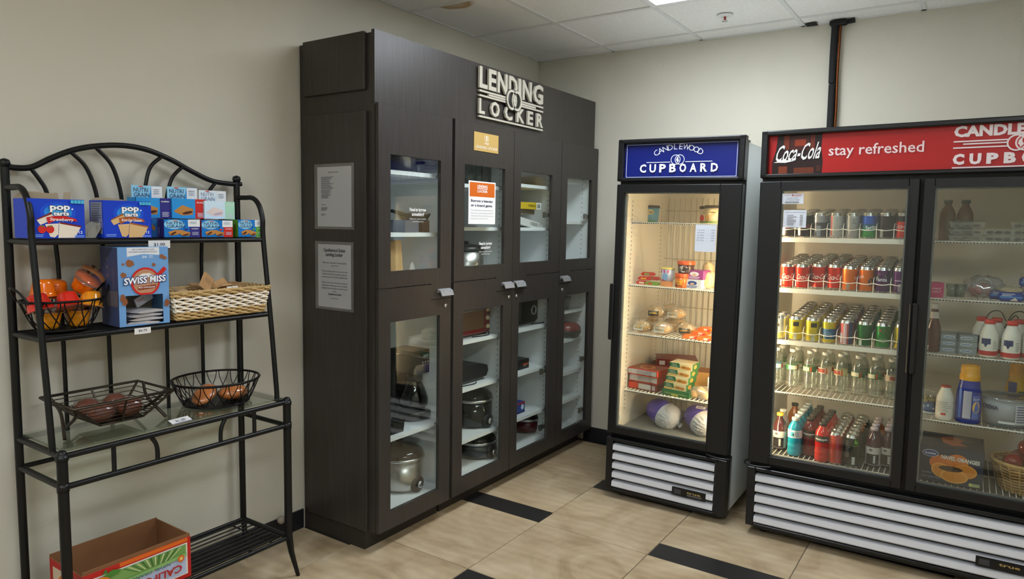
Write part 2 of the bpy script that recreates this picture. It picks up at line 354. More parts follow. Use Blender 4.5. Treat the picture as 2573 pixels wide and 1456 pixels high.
# ================================================================== the lending locker
M_wood = mat('dark_wood', (54,50,47), .36, noise=(9,.22,(14,14,.55)), bump=(40,.05))
M_woodk = mat('dark_wood_base', (46,42,38), .5, noise=(9,.15,(14,14,.6)))
M_white = mat('white_melamine', (243,246,248), .45)
M_hole = mat('peg_hole', (70,70,72), .8)
M_chrome = mat('satin_nickel', (205,205,205), .28, 1); M_hand = mat('handle_aluminium', (180,182,186), .4, .5)
M_glass = clear('door_glass', (250,253,251), 1.25)
YL, YR, XD, ZT = -2.1688, -.058, .5025, 2.406
lk = thing('lending_locker', 'tall dark wooden locker with four glazed double-tier door columns', 'cabinet', fr((0,0,0)))
CY = [-2.165,-1.632,-1.08,-.537,-.062]     # column limits along the wall
DY = [(-2.165,-1.645),(-1.622,-1.0825),(-1.0785,-.5395),(-.5345,-.03)]
GY = [(-2.088,-1.732),(-1.54,-1.168),(-1.004,-.648),(-.456,-.115)]
q = MB(); q.box(.004,YL,.1,XD-.02,YL+.018,ZT-.012); q.obj('side_panel', M_wood, lk)
q = MB(); q.box(.004,YR-.018,.1,XD-.0005,YR,2.09); q.obj('side_panel', M_wood, lk)
box('back_panel', M_white, (.004,YL+.018,.1,.012,YR-.018,2.09), lk)
for ya, yb in ((YL+.0182,YL+.0215),(YR-.0218,YR-.0183)): box('side_liner', M_white, (.013,ya,.1,XD-.022,yb,2.088), lk)
box('fascia', M_wood, (XD-.02,YL,2.092,XD,YR,ZT), lk)
box('top_panel', M_wood, (.004,YL+.018,2.09,XD-.021,YR,2.108), lk)
box('soffit_lid', M_wood, (.004,YL+.018,ZT-.03,XD-.021,YR,ZT-.012), lk)
# raised panels on the end of the locker
P1 = [at(761,107,y=YL-.018), at(911,222,y=YL-.018)]
box('end_panel', M_wood, (.046,YL-.018,2.148,.455,YL-.0005,ZT-.006), lk, bev=.002)
box('end_panel', M_wood, (.046,YL-.018,.1,.462,YL-.0005,2.055), lk, bev=.002)
box('front_post', M_wood, (XD-.02,YL,.1,XD-.0005,YL+.018,2.09), lk)
q = MB(); q.box(.004,YL+.0,.0,.4327,YL+.018,.0995); q.box(.415,YL+.018,.0,.4327,-1.64,.0995); q.box(.415,-1.625,.0,.4327,YR,.0995); q.obj('toe_kick', M_woodk, lk)
for k in range(4):
    a = CY[k]+.009 if k else YL+.022; b = CY[k+1]-.009 if k < 3 else YR-.0225
    if k < 3: box('partition', M_white, (.013,CY[k+1]-.0085,.1,XD-.022,CY[k+1]+.0085,2.088), lk)
    box('cabinet_floor', M_white, (.013,a,.1,XD-.022,b,.16), lk); box('fixed_shelf', M_white, (.013,a,1.235,XD-.022,b,1.27), lk)
    q = MB()
    for rows in ((.24,1.2),(1.33,2.05)):
        z = rows[0]
        while z < rows[1]:
            for xx in (.07,.43): q.box(xx-.0028,b-.0006,z-.0028,xx+.0028,b+.0002,z+.0028)
            z += .032
    q.obj('peg_holes', M_hole, lk, kind='stuff')
SH = [(.505,1.5,1.795),(.345,.637,.905,1.53,1.762),(.345,.63,.905,1.53,1.792),(.34,.535,.765,.965,1.575,1.855)]
for k in range(4):
    a = CY[k]+.009 if k else YL+.022; b = CY[k+1]-.009 if k < 3 else YR-.0225
    for z in SH[k]: box('shelf', M_white, (.013,a+.0005,z-.01,.46,b-.0005,z+.01), lk)
X0, X1 = XD+.0005, XD+.02; ZB, ZM, ZN, ZU = .097, 1.2545, 1.179, 2.087
def handle(par, y, z):
    q = MB(); q.rbox(X1,y-.047,z+.008,X1+.003,y+.047,z+.028,b=.001)
    q.prism([(X1+.003,z+.028),(X1+.003,z+.022),(X1+.018,z+.014),(X1+.027,z-.006),(X1+.031,z-.006),(X1+.022,z+.019)], y-.047, y+.047, 'y'); q.obj('handle', M_hand, par)
    for s in (-.028,.028): MB().tube([(X1+.0195,y+s,z+.0135),(X1+.0235,y+s,z+.0125)], .0042, 8).obj('handle_screw', mat('dark_screw', (60,60,60), .4, .6), par)
NOTCH = ['r','r','l','l']
for k in range(4):
    y0, y1 = DY[k]; g0, g1 = GY[k]; gu0, gu1, gl0, gl1 = 1.333, 1.868, .182, 1.095
    n0, n1 = ((y1-.155,y1) if NOTCH[k] == 'r' else (y0,y0+.155))
    # upper door with its handle tab
    q = MB(); q.box(X0,y0,ZM+.0028,X1,g0,ZU); q.box(X0,g1,ZM+.0028,X1,y1,ZU); q.box(X0,g0,gu1,X1,g1,ZU); q.box(X0,g0,ZM+.0028,X1,g1,gu0); q.box(X0,n0,ZN+.0012,X1,n1,ZM+.0028)
    d = q.obj('door', M_wood, lk); box('glass_pane', M_glass, (X0+.004,g0-.006,gu0-.006,X0+.008,g1+.006,gu1+.006), d)
    handle(d, (n0+n1)/2+(.018 if NOTCH[k]=='r' else -.018), 1.2)
    # lower door, notched round the tab
    q = MB(); q.box(X0,y0,ZB,X1,g0,ZN-.0028); q.box(X0,g1,ZB,X1,y1,ZN-.0028); q.box(X0,g0,gl1,X1,g1,ZN-.0028); q.box(X0,g0,ZB,X1,g1,gl0)
    q.box(X0,(y0 if NOTCH[k]=='r' else n1),ZN-.0028,X1,(n0 if NOTCH[k]=='r' else y1),ZM-.0012)
    d = q.obj('door', M_wood, lk); box('glass_pane', M_glass, (X0+.004,g0-.006,gl0-.006,X0+.008,g1+.006,gl1+.006), d)
    ly = [-1.689,-1.114,-1.035,-.496][k]
    MB().lathe([(0,0),(.011,0),(.011,.004),(.008,.007),(0,.007)], n=14).obj('lock', M_chrome, d, fr((X1,ly,1.138),0,None,0,PI/2))
    # hinges seen through the glass
    hy = g1+.03 if k in (2,3) else g0-.03
    for hz in (1.62,.62,.25) if k > 1 else (): q = MB(); q.rbox(X0-.03,hy-.05,hz-.012,X0-.004,hy-.01,hz+.012,b=.003); q.box(X0-.02,hy-.075,hz-.018,X0-.006,hy-.05,hz+.018); q.obj('hinge', mat('hinge_metal', (120,118,112), .4, .8), d)
# raised lettering on the fascia
M_let = mat('sign_letter', (184,179,164), .5)
def raised(name, s, x, z, h, w, par, sp=0):
    """raised letters standing off the fascia: s fitted to width w, read along +y"""
    q = MB(); V, F, L = text2d(s, .03); n = len(V); sx = w/L
    fv = [(XD+.02, x+a*sx, z+b*h) for a,b in V]; bv = [(XD+.008, x+a*sx, z+b*h) for a,b in V]
    edge = {}
    for f in F:
        for i in range(len(f)): a,b = f[i], f[(i+1)%len(f)]; edge[a,b] = 1
    side = [(a,b,b+n,a+n)[::-1] for (a,b) in edge if (b,a) not in edge]
    q.add(fv+bv, [tuple(f) for f in F]+[tuple(i+n for i in f[::-1]) for f in F]+side); return q.obj(name, M_let, par)
sg = MB(); sy0, sy1 = -1.42, -.775
for z, a, b in ((2.258,sy0,sy1),(2.2455,sy0+.085,sy1-.085),(2.233,sy0,sy1),(2.124,sy0,sy1)): sg.box(XD+.008,a,z,XD+.02,b,z+.0095)
sign = sg.obj('sign', M_let, lk)
for ch, o_, w_ in zip('LENDING',(0,.083,.166,.276,.372,.416,.533),(.072,.07,.094,.086,.026,.098,.109)): raised('letter', ch, sy0+o_, 2.282, .105, w_, sign)
for i, ch in enumerate('LOCKER'): raised('letter', ch, sy0+[.0,.106,.24,.36,.475,.575][i], 2.146, .075, [.05,.082,.075,.08,.058,.07][i], sign)
q = MB(); ec = (-1.1, 2.256)
for s in (-.026,.026):
    n = 28; pts = []
    for rr in (.05,.038):
        pts += [(XD+.029, ec[0]+s+rr*math.cos(2*PI*i/n), ec[1]+rr*math.sin(2*PI*i/n)*1.12) for i in range(n)]
        pts += [(XD+.0235, ec[0]+s+rr*math.cos(2*PI*i/n), ec[1]+rr*math.sin(2*PI*i/n)*1.12) for i in range(n)]
    F = []
    for i in range(n):
        j = (i+1)%n; F += [(i,j,2*n+j,2*n+i),(i,n+i,n+j,j),(2*n+i,2*n+j,3*n+j,3*n+i)]
    q.add(pts, F)
q.prism([(ec[0]-.004,ec[1]-.036),(ec[0]+.016,ec[1]-.01),(ec[0]+.007,ec[1]+.01),(ec[0]+.008,ec[1]+.044),(ec[0]-.014,ec[1]+.014),(ec[0]-.016,ec[1]-.012)], XD+.0235, XD+.029, 'x'); q.obj('emblem', M_let, sign)
q = MB()
for s in (-.026,.026): q.X = Matrix.Translation((XD+.0085,ec[0]+s,ec[1])) @ Matrix.Rotation(PI/2,4,'Y') @ Matrix.Diagonal((1.12,1,1,1)); q.lathe([(0,0),(.053,0),(.053,.0145),(0,.0145)], n=28)
q.obj('emblem_backing', mat('sign_backing', (40,38,36), .5), sign)
# things fixed on the locker
def plate(name, M, w, h, c, label, cat, t=.0008, group=None, rough=.5):
    return MB().box(-w/2,0,0,w/2,t,h).obj(name, paint(c, rough), None, M, label=label, cat=cat, group=group)
def wallM(x, y, z): return fr((x,y,z), PI/2)        # local -y faces +x, local +x runs along +y
TXT = (52,52,58)
o = plate('locker_plaque', wallM(X1+.0035,-1.356,1.945), .222, .098, (190,158,92), 'gold plaque with white lettering on a locker door', 'sign', .003)
a = Art((-.111,0,0)); a.emblem(.111,.071,.014,(240,236,225),(190,158,92)); a.text('FREE',.111,.038,.0125,(244,240,230)); a.text('LENDING LOCKER',.111,.014,.0145,(244,240,230),w=.2); a.obj('lettering', o)
pp = wallM(X1-.0055,-1.3715,1.555); o = plate('door_poster', fr((X0+.011,-1.3715,1.557),PI/2), .245, .229, (236,238,240), 'white poster with orange header on the locker glass', 'poster')
a = Art((-.1225,0,0)); a.rect(.009,.146,.236,.222,(205,102,30)); a.text('LENDING',.1225,.196,.0135,(245,240,235),bold=.03,w=.092); a.rect(.076,.191,.169,.193,(245,240,235)); a.rect(.076,.1865,.169,.1885,(245,240,235)); a.text('LOCKER',.1225,.17,.012,(245,240,235),bold=.03,w=.092)
a.text('Borrow a blender',.02,.118,.0135,(40,48,84),'l',bold=.015,w=.2); a.text('or a board game.',.02,.094,.0135,(40,48,84),'l',bold=.015,w=.196)
a.text('The Lending Locker is stocked with kitchen',.02,.072,.0055,(120,120,126),'l',w=.205); a.text('items, games and small appliances. Borrow',.02,.057,.0055,(120,120,126),'l',w=.205); a.text("what you'd like by just checking in with a",.02,.042,.0055,(120,120,126),'l',w=.205); a.text('team member at the Front Desk.',.02,.027,.0055,(120,120,126),'l',w=.15); a.obj('lettering', o)
for cy_, zz, who in ((at(1047,543,x=X0).y, at(1047,525,x=X0).z, 'the locker door above the coffee maker'), (at(1217,625,x=X0).y, at(1217,610,x=X0).z, 'the locker door below the orange poster')):
    a = Art((0,0,0)); a.text('Need to borrow',0,-.012,.016,(232,232,232),bold=.03,w=.118); a.text('something?',0,-.034,.016,(232,232,232),bold=.03,w=.088)
    a.text('Please see a team member',0,-.052,.0075,(225,225,225),w=.118); a.text('at the Front Desk.',0,-.065,.0075,(225,225,225),w=.082)
    a.obj('glass_lettering', None, fr((X0+.0084,cy_,zz),PI/2), label='white vinyl lettering on '+who, cat='lettering', group='vinyl lettering on locker glass')
def sheet(px0, py0, px1, py1, label, draw, tape=True):
    A = at(px0,py1,y=YL-.018); B = at(px1,py0,y=YL-.018); w, h = B.x-A.x, B.z-A.z
    t = thing('paper_notice', label, 'notice', fr(((A.x+B.x)/2, YL-.0195, A.z)), 'paper notices on the locker end')
    MB().box(-w/2,0,0,w/2,.0008,h).obj('paper', mat('notice_paper', (206,207,210), .6), t)
    MB().box(-w/2-.02,-.0006,-.012,w/2+.018,-.0002,h+.014).obj('tape', clear('clear_tape', (245,245,245), 1.6, .12, .05), t)
    a = Art((-w/2,-.0007,0)); draw(a, w, h); a.obj('lettering', t)
def n1(a, w, h):
    a.text('Lending Locker Inventory', w*.48, h*.9, .0065, TXT, w=w*.3)
    for y, n, f in ((.835,13,.4),(.615,9,.34),(.37,1,.17),(.325,4,.2),(.215,2,.14)): a.lines(w*.12, h*y, w*(.12+f), n, h*.0165, h*.009, (120,120,126), int(y*99), .45)
def n2(a, w, h):
    a.text('Candlewood Suites', w*.5, h*.885, .016, TXT, bold=.02, sh=.18, w=w*.66); a.text('Lending Locker', w*.5, h*.815, .016, TXT, bold=.02, sh=.18, w=w*.52)
    for i, s in enumerate(('Borrow a blender, a board game','and more!','','The Lending Locker is stocked with','various kitchen supplies, games,','stationery, and small appliances.','','Borrow what you would like simply by','checking in with any of our friendly,','helpful team members at the Front','Desk.')):
        if s: a.text(s, w*.52, h*(.7-.045*i), .0072, (70,70,76), w=w*min(.78,.024*len(s)))
    a.text('Candlewood Suites', w*.52, h*.2, .009, TXT, bold=.02, sh=.3, w=w*.4); a.text('Your Home Away', w*.52, h*.14, .006, (70,70,76), w=w*.25)
sheet(799,417,883,569, 'upper paper notice with a printed list, taped to the locker end', n1)
sheet(801,617,882,769, 'lower paper notice with a bold italic heading, taped to the locker end', n2)
# ================================================================== baker's rack
M_iron = mat('black_iron', (24,25,25), .38, .35, bump=(300,.05))
XB, XF, XU, XM = .05, .37, .225, .262
RL, RR = -3.433, -2.557; ZTB, ZT2, ZLO, ZMS, ZUS = .79, .688, .191, 1.16, 1.478
rk = thing('bakers_rack', 'black wrought iron bakers rack with arched back and glass shelf', 'rack', fr((0.2,(RL+RR)/2,0)))
def rp(pts): return [(p[0]-.2, p[1]-(RL+RR)/2, p[2]) for p in pts]
def rod(name, pts, r, r2=None, n=8, par=None):
    return MB().tube(rp(pts), r, n, r2=r2).obj(name, M_iron, par or rk)
def curve(pts, n=24):
    """Catmull-Rom through points"""
    P = [Vector(p) for p in pts]; P = [2*P[0]-P[1]]+P+[2*P[-1]-P[-2]]; out = []
    for i in range(1, len(P)-2):
        for k in range(max(2, n//(len(P)-3))):
            t = k/max(2, n//(len(P)-3)); a,b,c,d = P[i-1:i+3]
            out.append(.5*((2*b)+(c-a)*t+(2*a-5*b+4*c-d)*t*t+(3*b-a-3*c+d)*t**3))
    out.append(P[-2]); return [tuple(p) for p in out]
for y, s in ((RL,-1),(RR,1)):
    top = 1.735
    rod('rear_post', [(XB,y,.2),(XB,y,top)], .0135, n=10); rod('rear_leg', [(XB,y,.2),(XB,y+s*.008,.1),(XB,y+s*.04,0.0)], .0135, .008, n=10)
    MB().lathe([(0,-.012),(.014,-.012),(.018,0),(.015,.012),(0,.018)], n=12).obj('post_cap', M_iron, rk, fr(rp([(XB,y,top)])[0]))
    rod('front_leg', [(XF,y,ZTB-.003),(XF,y,.2)], .0165, n=12); rod('leg_foot', [(XF,y,.2),(XF+.002,y+s*.012,.12),(XF+.005,y+s*.044,0)], .0165, .0085, n=10)
    MB().lathe([(.0,-.002),(.0195,-.002),(.0195,.012),(.0165,.013),(.016,.02),(.0115,.029),(0,.033)], n=16).obj('finial', M_iron, rk, fr(rp([(XF,y,ZTB-.01)])[0]))
    MB().lathe([(.0,-.013),(.0185,-.013),(.0185,.013),(0,.013)], n=14).obj('collar', M_iron, rk, fr(rp([(XF,y,ZT2)])[0]))
    # upper front upright: rises from the table rail and hooks back to the rear post
    zc = 1.655
    rod('upper_upright', curve([(.305,y,ZTB+.006),(.30,y,.86),(XM+.006,y,ZMS),(XU+.004,y,ZUS),(XU+.002,y,1.56),(XU-.02,y,1.62),(XU-.06,y,zc-.003),(XB+.06,y,zc),(XB,y,zc)], 48), .0105, n=10)
    for z in (ZTB,ZT2): rod('side_rail', [(XB,y,z),(XF,y,z)], .0105)
    rod('side_rail', [(XB,y,ZLO),(XF,y,ZLO)], .0115)
for z in (ZTB,ZT2): rod('rear_rail', [(XB,RL,z),(XB,RR,z)], .009); rod('front_rail', [(XF,RL,z),(XF,RR,z)], .0105)
# shelves: frame and rods
def shelf(z, x1, rods, ends=0):
    q = MB()
    for a, b in (((XB,RL,z),(XB,RR,z)),((x1,RL,z),(x1,RR,z)),((XB,RL,z),(x1,RL,z)),((XB,RR,z),(x1,RR,z))): q.tube(rp([a,b]), .0095, 8)
    s = q.obj('shelf', M_iron, rk)
    for i in range(rods): x = XB+(x1-XB)*(i+1)/(rods+1); rod('shelf_rod', [(x,RL+ends,z+.003),(x,RR-ends,z+.003)], .0034, n=6, par=s)
    for y in ((RL+.07,RR-.07) if ends else ()): rod('shelf_bar', [(XB,y,z-.003),(x1,y,z-.003)], .0034, n=6, par=s)
    for y in (RL+.02,(RL+RR)/2,RR-.02) if not ends else (): rod('shelf_bar', [(XB,y,z-.003),(x1,y,z-.003)], .0034, n=6, par=s)
shelf(ZUS-.002, XU, 7); shelf(ZMS-.002, XM, 9); shelf(ZLO, XF, 9, .02)
# arched crest with its curved bars
arch = [at(*p, x=XB) for p in ((5,417),(40,422),(80,420),(130,397),(185,377),(245,367),(310,366),(370,377),(430,402),(480,430),(530,454),(575,462),(590,462))]
arch[0].y = RL; arch[-1].y = RR+.022
rod('crest_arch', curve(arch, 60), .0105, n=10)
for pts, down in ((((78,424),(98,450),(115,478),(130,530)),ZTB),(((178,382),(214,418),(237,470),(248,520)),ZTB),(((240,370),(279,413),(300,470),(308,520)),ZUS),
                  (((407,393),(378,420),(366,465),(364,510)),ZUS),(((460,418),(434,445),(421,485),(417,520)),ZTB),(((541,460),(525,482),(514,520),(508,550)),ZTB)):
    P = [at(*p, x=XB) for p in pts]; c = curve(P, 20); e = P[-1]; dn = at(*{0:(163,900),1:(277,900),4:(427,900),5:(516,900)}.get([ZTB].count(down) and 9, (0,0)), x=XB) if 0 else None
    rod('crest_bar', c+[(XB,e.y+(.012 if e.y < -3 else -.008),1.40),(XB,e.y+(.018 if e.y < -3 else -.012),1.2),(XB,e.y+(.02 if e.y < -3 else -.013),down)] if down == ZTB else c+[(XB,e.y,down)], .0075, n=8)
# apron uprights and curved brackets
for px, kind in ((285,0),(395,1),(555,2),(640,0)):
    y = at(px,1120,x=XF).y
    if kind == 0: rod('apron_bar', [(XF,y,ZT2),(XF,y,ZTB)], .008)
    else:
        s = -1 if kind == 1 else 1; rod('apron_bracket', curve([(XF,y,ZT2),(XF,y,ZT2+.04),(XF,y+s*.006,ZT2+.07),(XF,y+s*.025,ZTB)], 12), .008)
M_tglass = clear('table_glass', (232,240,235), 1.5)
q = MB(); q.box(*rp([(XB+.012,RL+.008,ZTB+.0115)])[0], *rp([(XF-.012,RR-.008,ZTB+.0195)])[0]); q.obj('glass_shelf', M_tglass, rk)
ZG = ZTB+.0198
# ------------------------------------------------------------------ price cards
def card(name, M, w, h, txt, label, tc=(50,60,80)):
    t = thing(name, label, 'price tag', M, 'price cards on the rack')
    MB().box(-w/2,0,0,w/2,.001,h).obj('card', mat('card_paper', (226,226,224), .5), t)
    a = Art((-w/2,0,0)); a.text(txt, w*.5, h*.38, h*.34, tc, bold=.02, w=w*.52)
    if h > .03: a.text('Top shelf', w*.5, h*.2, h*.12, tc, w=w*.35); a.rect(0,0,w,h*.1,(50,60,110))
    a.obj('lettering', t)
A = at(373,614,x=XU+.013); B = at(427,597,x=XU+.013)
card('price_card', fr((XU+.013,(A.y+B.y)/2,ZUS-.032),PI/2,None,.0), B.y-A.y, .032, '$1.00', 'white price card clipped under the snack boxes on the top shelf')
A = at(338,828,x=XM+.012); B = at(379,828,x=XM+.012); card('price_card', fr((XM+.012,(A.y+B.y)/2,ZMS-.018),PI/2), B.y-A.y, .022, '$0.75', 'white price card taped on the shelf edge under the cocoa box')
c = at(463,1063,z=ZG); card('price_card', fr((c.x-.006,c.y,ZG+.0005),PI/2+.06,None,-1.25), .078, .034, '$1.00', 'white price card lying on the glass shelf')
c = at(576,733,x=XM-.02); card('price_card', fr((XM+.006,c.y,1.268),PI/2,None,-.2), .05, .022, '$1.00', 'white price card tucked into the wicker basket rim')
# ------------------------------------------------------------------ cartons on the top shelf
M_card = mat('raw_cardboard', (176,160,134), .85)
ZS = ZUS+.0105
def carton(name, M, w, d, h, c, label, cat='box', draw=None, side=None, open_top=False, top=None, group=None, rough=.4, inner=None):
    """closed or open printed carton, front on local -y"""
    q = MB(); t = .0012
    if open_top:
        q.box(-w/2,-d/2,0,w/2,-d/2+t,h); q.box(-w/2,d/2-t,0,w/2,d/2,h); q.box(-w/2,-d/2+t,0,-w/2+t,d/2-t,h); q.box(w/2-t,-d/2+t,0,w/2,d/2-t,h); q.slot = 1; q.box(-w/2+t,-d/2+t,0,w/2-t,d/2-t,t)
        q.box(-w/2+t,d/2-2*t,t,w/2-t,d/2-t,h); q.box(-w/2+t,-d/2+t,t,w/2-t,-d/2+2*t,h)
    else: q.rbox(-w/2,-d/2,0,w/2,d/2,h,b=.001)
    o = q.obj(name, [paint(c,rough), inner or M_card], None, M, label=label, cat=cat, group=group)
    if draw: a = front(w,d); draw(a,w,h); a.obj('printed_front', o)
    if side:
        for sgn, nm in ((-1,'printed_side'),(1,'printed_side')):
            a = Art((-w/2,d/2,0),(0,-1,0)) if sgn < 0 else Art((w/2,-d/2,0),(0,1,0)); side(a,d,h); a.obj(nm, o)
    if top: a = Art((-w/2,-d/2,h),(1,0,0),(0,1,0)); top(a,w,d); a.obj('printed_top', o)
    return o
def toaster_art(ban, tart, fill, name, straw):
    def f(a, w, h):
        a.ell(w*.52,h*.66,w*.32,h*.27,(20,80,215)); a.ell(w*.52,h*.66,w*.25,h*.2,(40,140,232)); a.ell(w*.52,h*.66,w*.17,h*.13,(80,180,240))
        a.poly([(w*.14,h*.46),(w*.40,h*.63),(w*.47,h*.5),(w*.2,h*.34)],tart); a.poly([(w*.14,h*.46),(w*.16,h*.5),(w*.40,h*.67),(w*.41,h*.62)],fill)
        a.poly([(w*.28,h*.36),(w*.52,h*.38),(w*.5,h*.1),(w*.44,h*.02),(w*.36,h*.04)],tart); a.poly([(w*.53,h*.42),(w*.93,h*.32),(w*.80,h*.01),(w*.50,h*.01)],tart)
        a.poly([(w*.53,h*.42),(w*.93,h*.32),(w*.92,h*.28),(w*.54,h*.375)],fill)
        if straw:
            for x in (.22,.36): a.ell(w*x,h*.23,w*.072,h*.1,(214,40,32)); a.poly([(w*(x-.05),h*.31),(w*(x+.05),h*.33),(w*(x+.02),h*.29)],(70,140,40))
        a.poly([(w*.3,h*.53),(w*.45,h*.57),(w*.62,h*.575),(w*.83,h*.5),(w*.85,h*.43),(w*.62,h*.47),(w*.46,h*.45),(w*.33,h*.37)],ban)
        a.text(name,w*.57,h*.445,h*.075,(245,240,235),bold=.02,w=w*.42,rot=-.02,sh=.15)
        for s,x,y,hh,ww in (('pop',.55,.73,.15,.36),('tarts',.565,.585,.1,.28)):
            a.text(s,w*x,h*y,h*hh,(24,36,110),bold=.09,w=w*ww*1.05,rot=.02); a.text(s,w*x,h*y,h*hh,(250,250,250),bold=.04,w=w*ww,rot=.02)
        a.ell(w*.765,h*.75,w*.016,h*.02,(250,250,250)); a.text('12',w*.9,h*.12,h*.07,(240,245,255),bold=.02,w=w*.07)
        for i in range(4): a.rect(w*(.74+.062*i),h*.9,w*(.795+.062*i),h*.985,(80,190,225))
        a.lines(w*.03,h*.1,w*.24,2,h*.04,h*.022,(120,160,240),1,.1); a.lines(w*.78,h*.075,w*.98,2,h*.035,h*.02,(120,160,240),2,.1)
    return f
def upright(px0, px1, py0, pyt, x):
    a = at(px0,py0,x=x); b = at(px1,py0,x=x); t = at((px0+px1)/2,pyt,x=x); return (a.y+b.y)/2, b.y-a.y, t.z
fx = XU-.002; BL = (12,62,200)
y, w, z = upright(73,215,600,500,fx); d = .105; hh = .13
o = carton('toaster_pastry_box', fr((fx-d/2,y,ZS),PI/2), w, d, hh, BL, 'open blue toaster pastry carton with a red banner and strawberries', draw=toaster_art((205,34,34),(238,226,208),(120,28,20),'Strawberry',1), open_top=True)
q = MB(); q.add([(-w*.5,d*.48,hh),(w*.3,d*.48,hh),(w*.28,d*.47,hh+.024),(w*.1,d*.46,hh+.021),(-w*.15,d*.47,hh+.026),(-w*.36,d*.46,hh+.024),(-w*.46,d*.47,hh+.014)],[tuple(range(7))]); q.add([(w*.36,d*.44,hh-.004),(w*.5,d*.4,hh-.004),(w*.5,d*.4,hh+.028),(w*.38,d*.44,hh+.026)],[(0,1,2,3)]); q.obj('torn_flap', M_card, o)
y, w, z = upright(264,382,599,505,fx); d = .105; hh = .132
o = carton('toaster_pastry_box', fr((fx-d/2,y,ZS),PI/2-.03), w, d, hh, BL, 'open blue toaster pastry carton with a brown banner and tan pastries', draw=toaster_art((178,92,40),(222,184,130),(160,92,40),'Brown Sugar Cinnamon',0), open_top=True, side=lambda a,w,h:(a.rect(w*.1,h*.1,w*.9,h*.95,(150,155,170)),a.lines(w*.15,h*.9,w*.85,14,h*.06,h*.02,(70,74,90),3)))
q = MB(); q.add([(-w*.5,d*.47,hh),(w*.35,d*.47,hh),(w*.2,d*.46,hh+.006),(-w*.2,d*.46,hh+.012),(-w*.4,d*.46,hh+.01)],[(0,1,2,3,4)]); q.obj('torn_flap', M_card, o)
# foil pastry pack leaning between the cartons
M_foil = mat('foil', (190,192,196), .22, .9, bump=(45,.6))
y = (at(216,590,x=fx).y+at(262,590,x=fx).y)/2
q = MB(); q.prism([(-.032,.0),(.008,.0),(.036,.05),(.03,.058),(.016,.05),(-.004,.03),(-.03,.026)], -.035, .035, 'y'); q.obj('foil_pack', M_foil, None, fr((fx-.05,y,ZS),PI/2), label='crumpled silver foil pastry pack between the two blue cartons', cat='packet')
# cereal bar cartons
def bar_art(acc, faded=0, tall=0, pic=1):
    sky = (30,140,215) if not faded else (205,232,248); lt = (150,212,240) if not faded else (236,246,252); nv = (24,48,110) if not faded else (120,140,165); tan = (196,136,66) if not faded else (226,214,206)
    def f(a, w, h):
        xb = .66 if not tall else .64
        a.ell(w*.28,h*.72,w*.28,h*.26,lt) if not tall else a.poly([(0,h),(w*xb,h),(w*.55,h*.55),(0,h*.5)],lt)
        a.rect(w*xb,h*.62 if tall else h*.6,w*1.0,h*.99,(238,240,242)); a.rect(w*(.70),0,w,h*(.61 if tall else .59),acc)
        ty = .8 if tall else .72; fs = .13 if tall else .155
        a.text('NUTRI',w*.30,h*ty,h*fs,nv,w=w*.46); a.text('GRAIN',w*.32,h*(ty-fs*1.2),h*fs,nv,w=w*.49); a.ell(w*.3,h*(ty+fs*1.3),w*.08,h*.02,(214,90,80))
        a.poly([(w*.1,h*.3),(w*.3,h*.42),(w*.45,h*.4),(w*.38,h*.16),(w*.16,h*.1)],tan); a.poly([(w*.3,h*.4),(w*.44,h*.42),(w*.72,h*.26),(w*.68,h*.1),(w*.5,h*.06)],tan)
        a.ell(w*.24,h*.22,w*.09,h*.055,(84,40,30) if not faded else (190,170,180),rot=.5); a.ell(w*.58,h*.14,w*.1,h*.045,(84,40,30) if not faded else (190,170,180),rot=.25)
        if pic: a.ell(w*.6,h*.45,w*.05,h*.05,acc)
        a.text('BLUEBERRY' if acc[2] > 100 and acc[0] < 100 else 'STRAWBERRY' if acc[0] > 150 and acc[1] < 100 else 'APPLE',w*.85,h*.46,h*.05,(240,240,245),bold=.03,w=w*.2); a.lines(w*.76,h*.3,w*.95,4,h*.05,h*.018,(200,205,230),4,.2); a.lines(w*.7,h*.9,w*.95,3,h*.06,h*.018,(150,170,190),5,.3)
    return f
NB, NR, NG, NP = (52,48,132), (206,44,38), (98,178,60), (176,226,196)
lab = {0:'blueberry',1:'red',2:'green'}
fx2 = XU-.006
rows = [((413,503,599,552),NB,'closed blue cereal bar carton with purple panel beside the red-panelled one'),((507,585,598,554),NR,'closed blue cereal bar carton with red panel on the shelf'),((599,662,597,553),NG,'closed blue cereal bar carton with green panel at the shelf end')]
for (p0,p1,pb,pt), acc, lb in rows:
    y, w, z = upright(p0,p1,pb,pt,fx2); hh = z-ZS
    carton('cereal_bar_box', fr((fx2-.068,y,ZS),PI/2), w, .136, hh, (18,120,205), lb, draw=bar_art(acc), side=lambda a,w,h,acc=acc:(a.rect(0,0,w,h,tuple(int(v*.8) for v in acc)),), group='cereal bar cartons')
zz = ZS+hh+.0012
y0_ = at(383,560,x=fx2-.02).y+.003; y1_ = at(411,560,x=fx2-.02).y-.003
carton('cereal_bar_box', fr((fx2-.09,(y0_+y1_)/2,ZS),PI/2), y1_-y0_, .12, hh, (18,100,175), 'blue cereal bar carton end, shade painted into its colours, beside the brown-banner carton', draw=lambda a,w,h:(a.rect(w*.55,0,w,h,(44,42,112)),a.poly([(0,h*.7),(w*.35,h*.55),(w*.3,h*.35),(0,h*.42)],(150,104,56)),a.lines(w*.62,h*.5,w*.95,4,h*.09,h*.03,(130,130,170),2)), group='cereal bar cartons')  # print colours darkened to carry the shade next to the taller carton
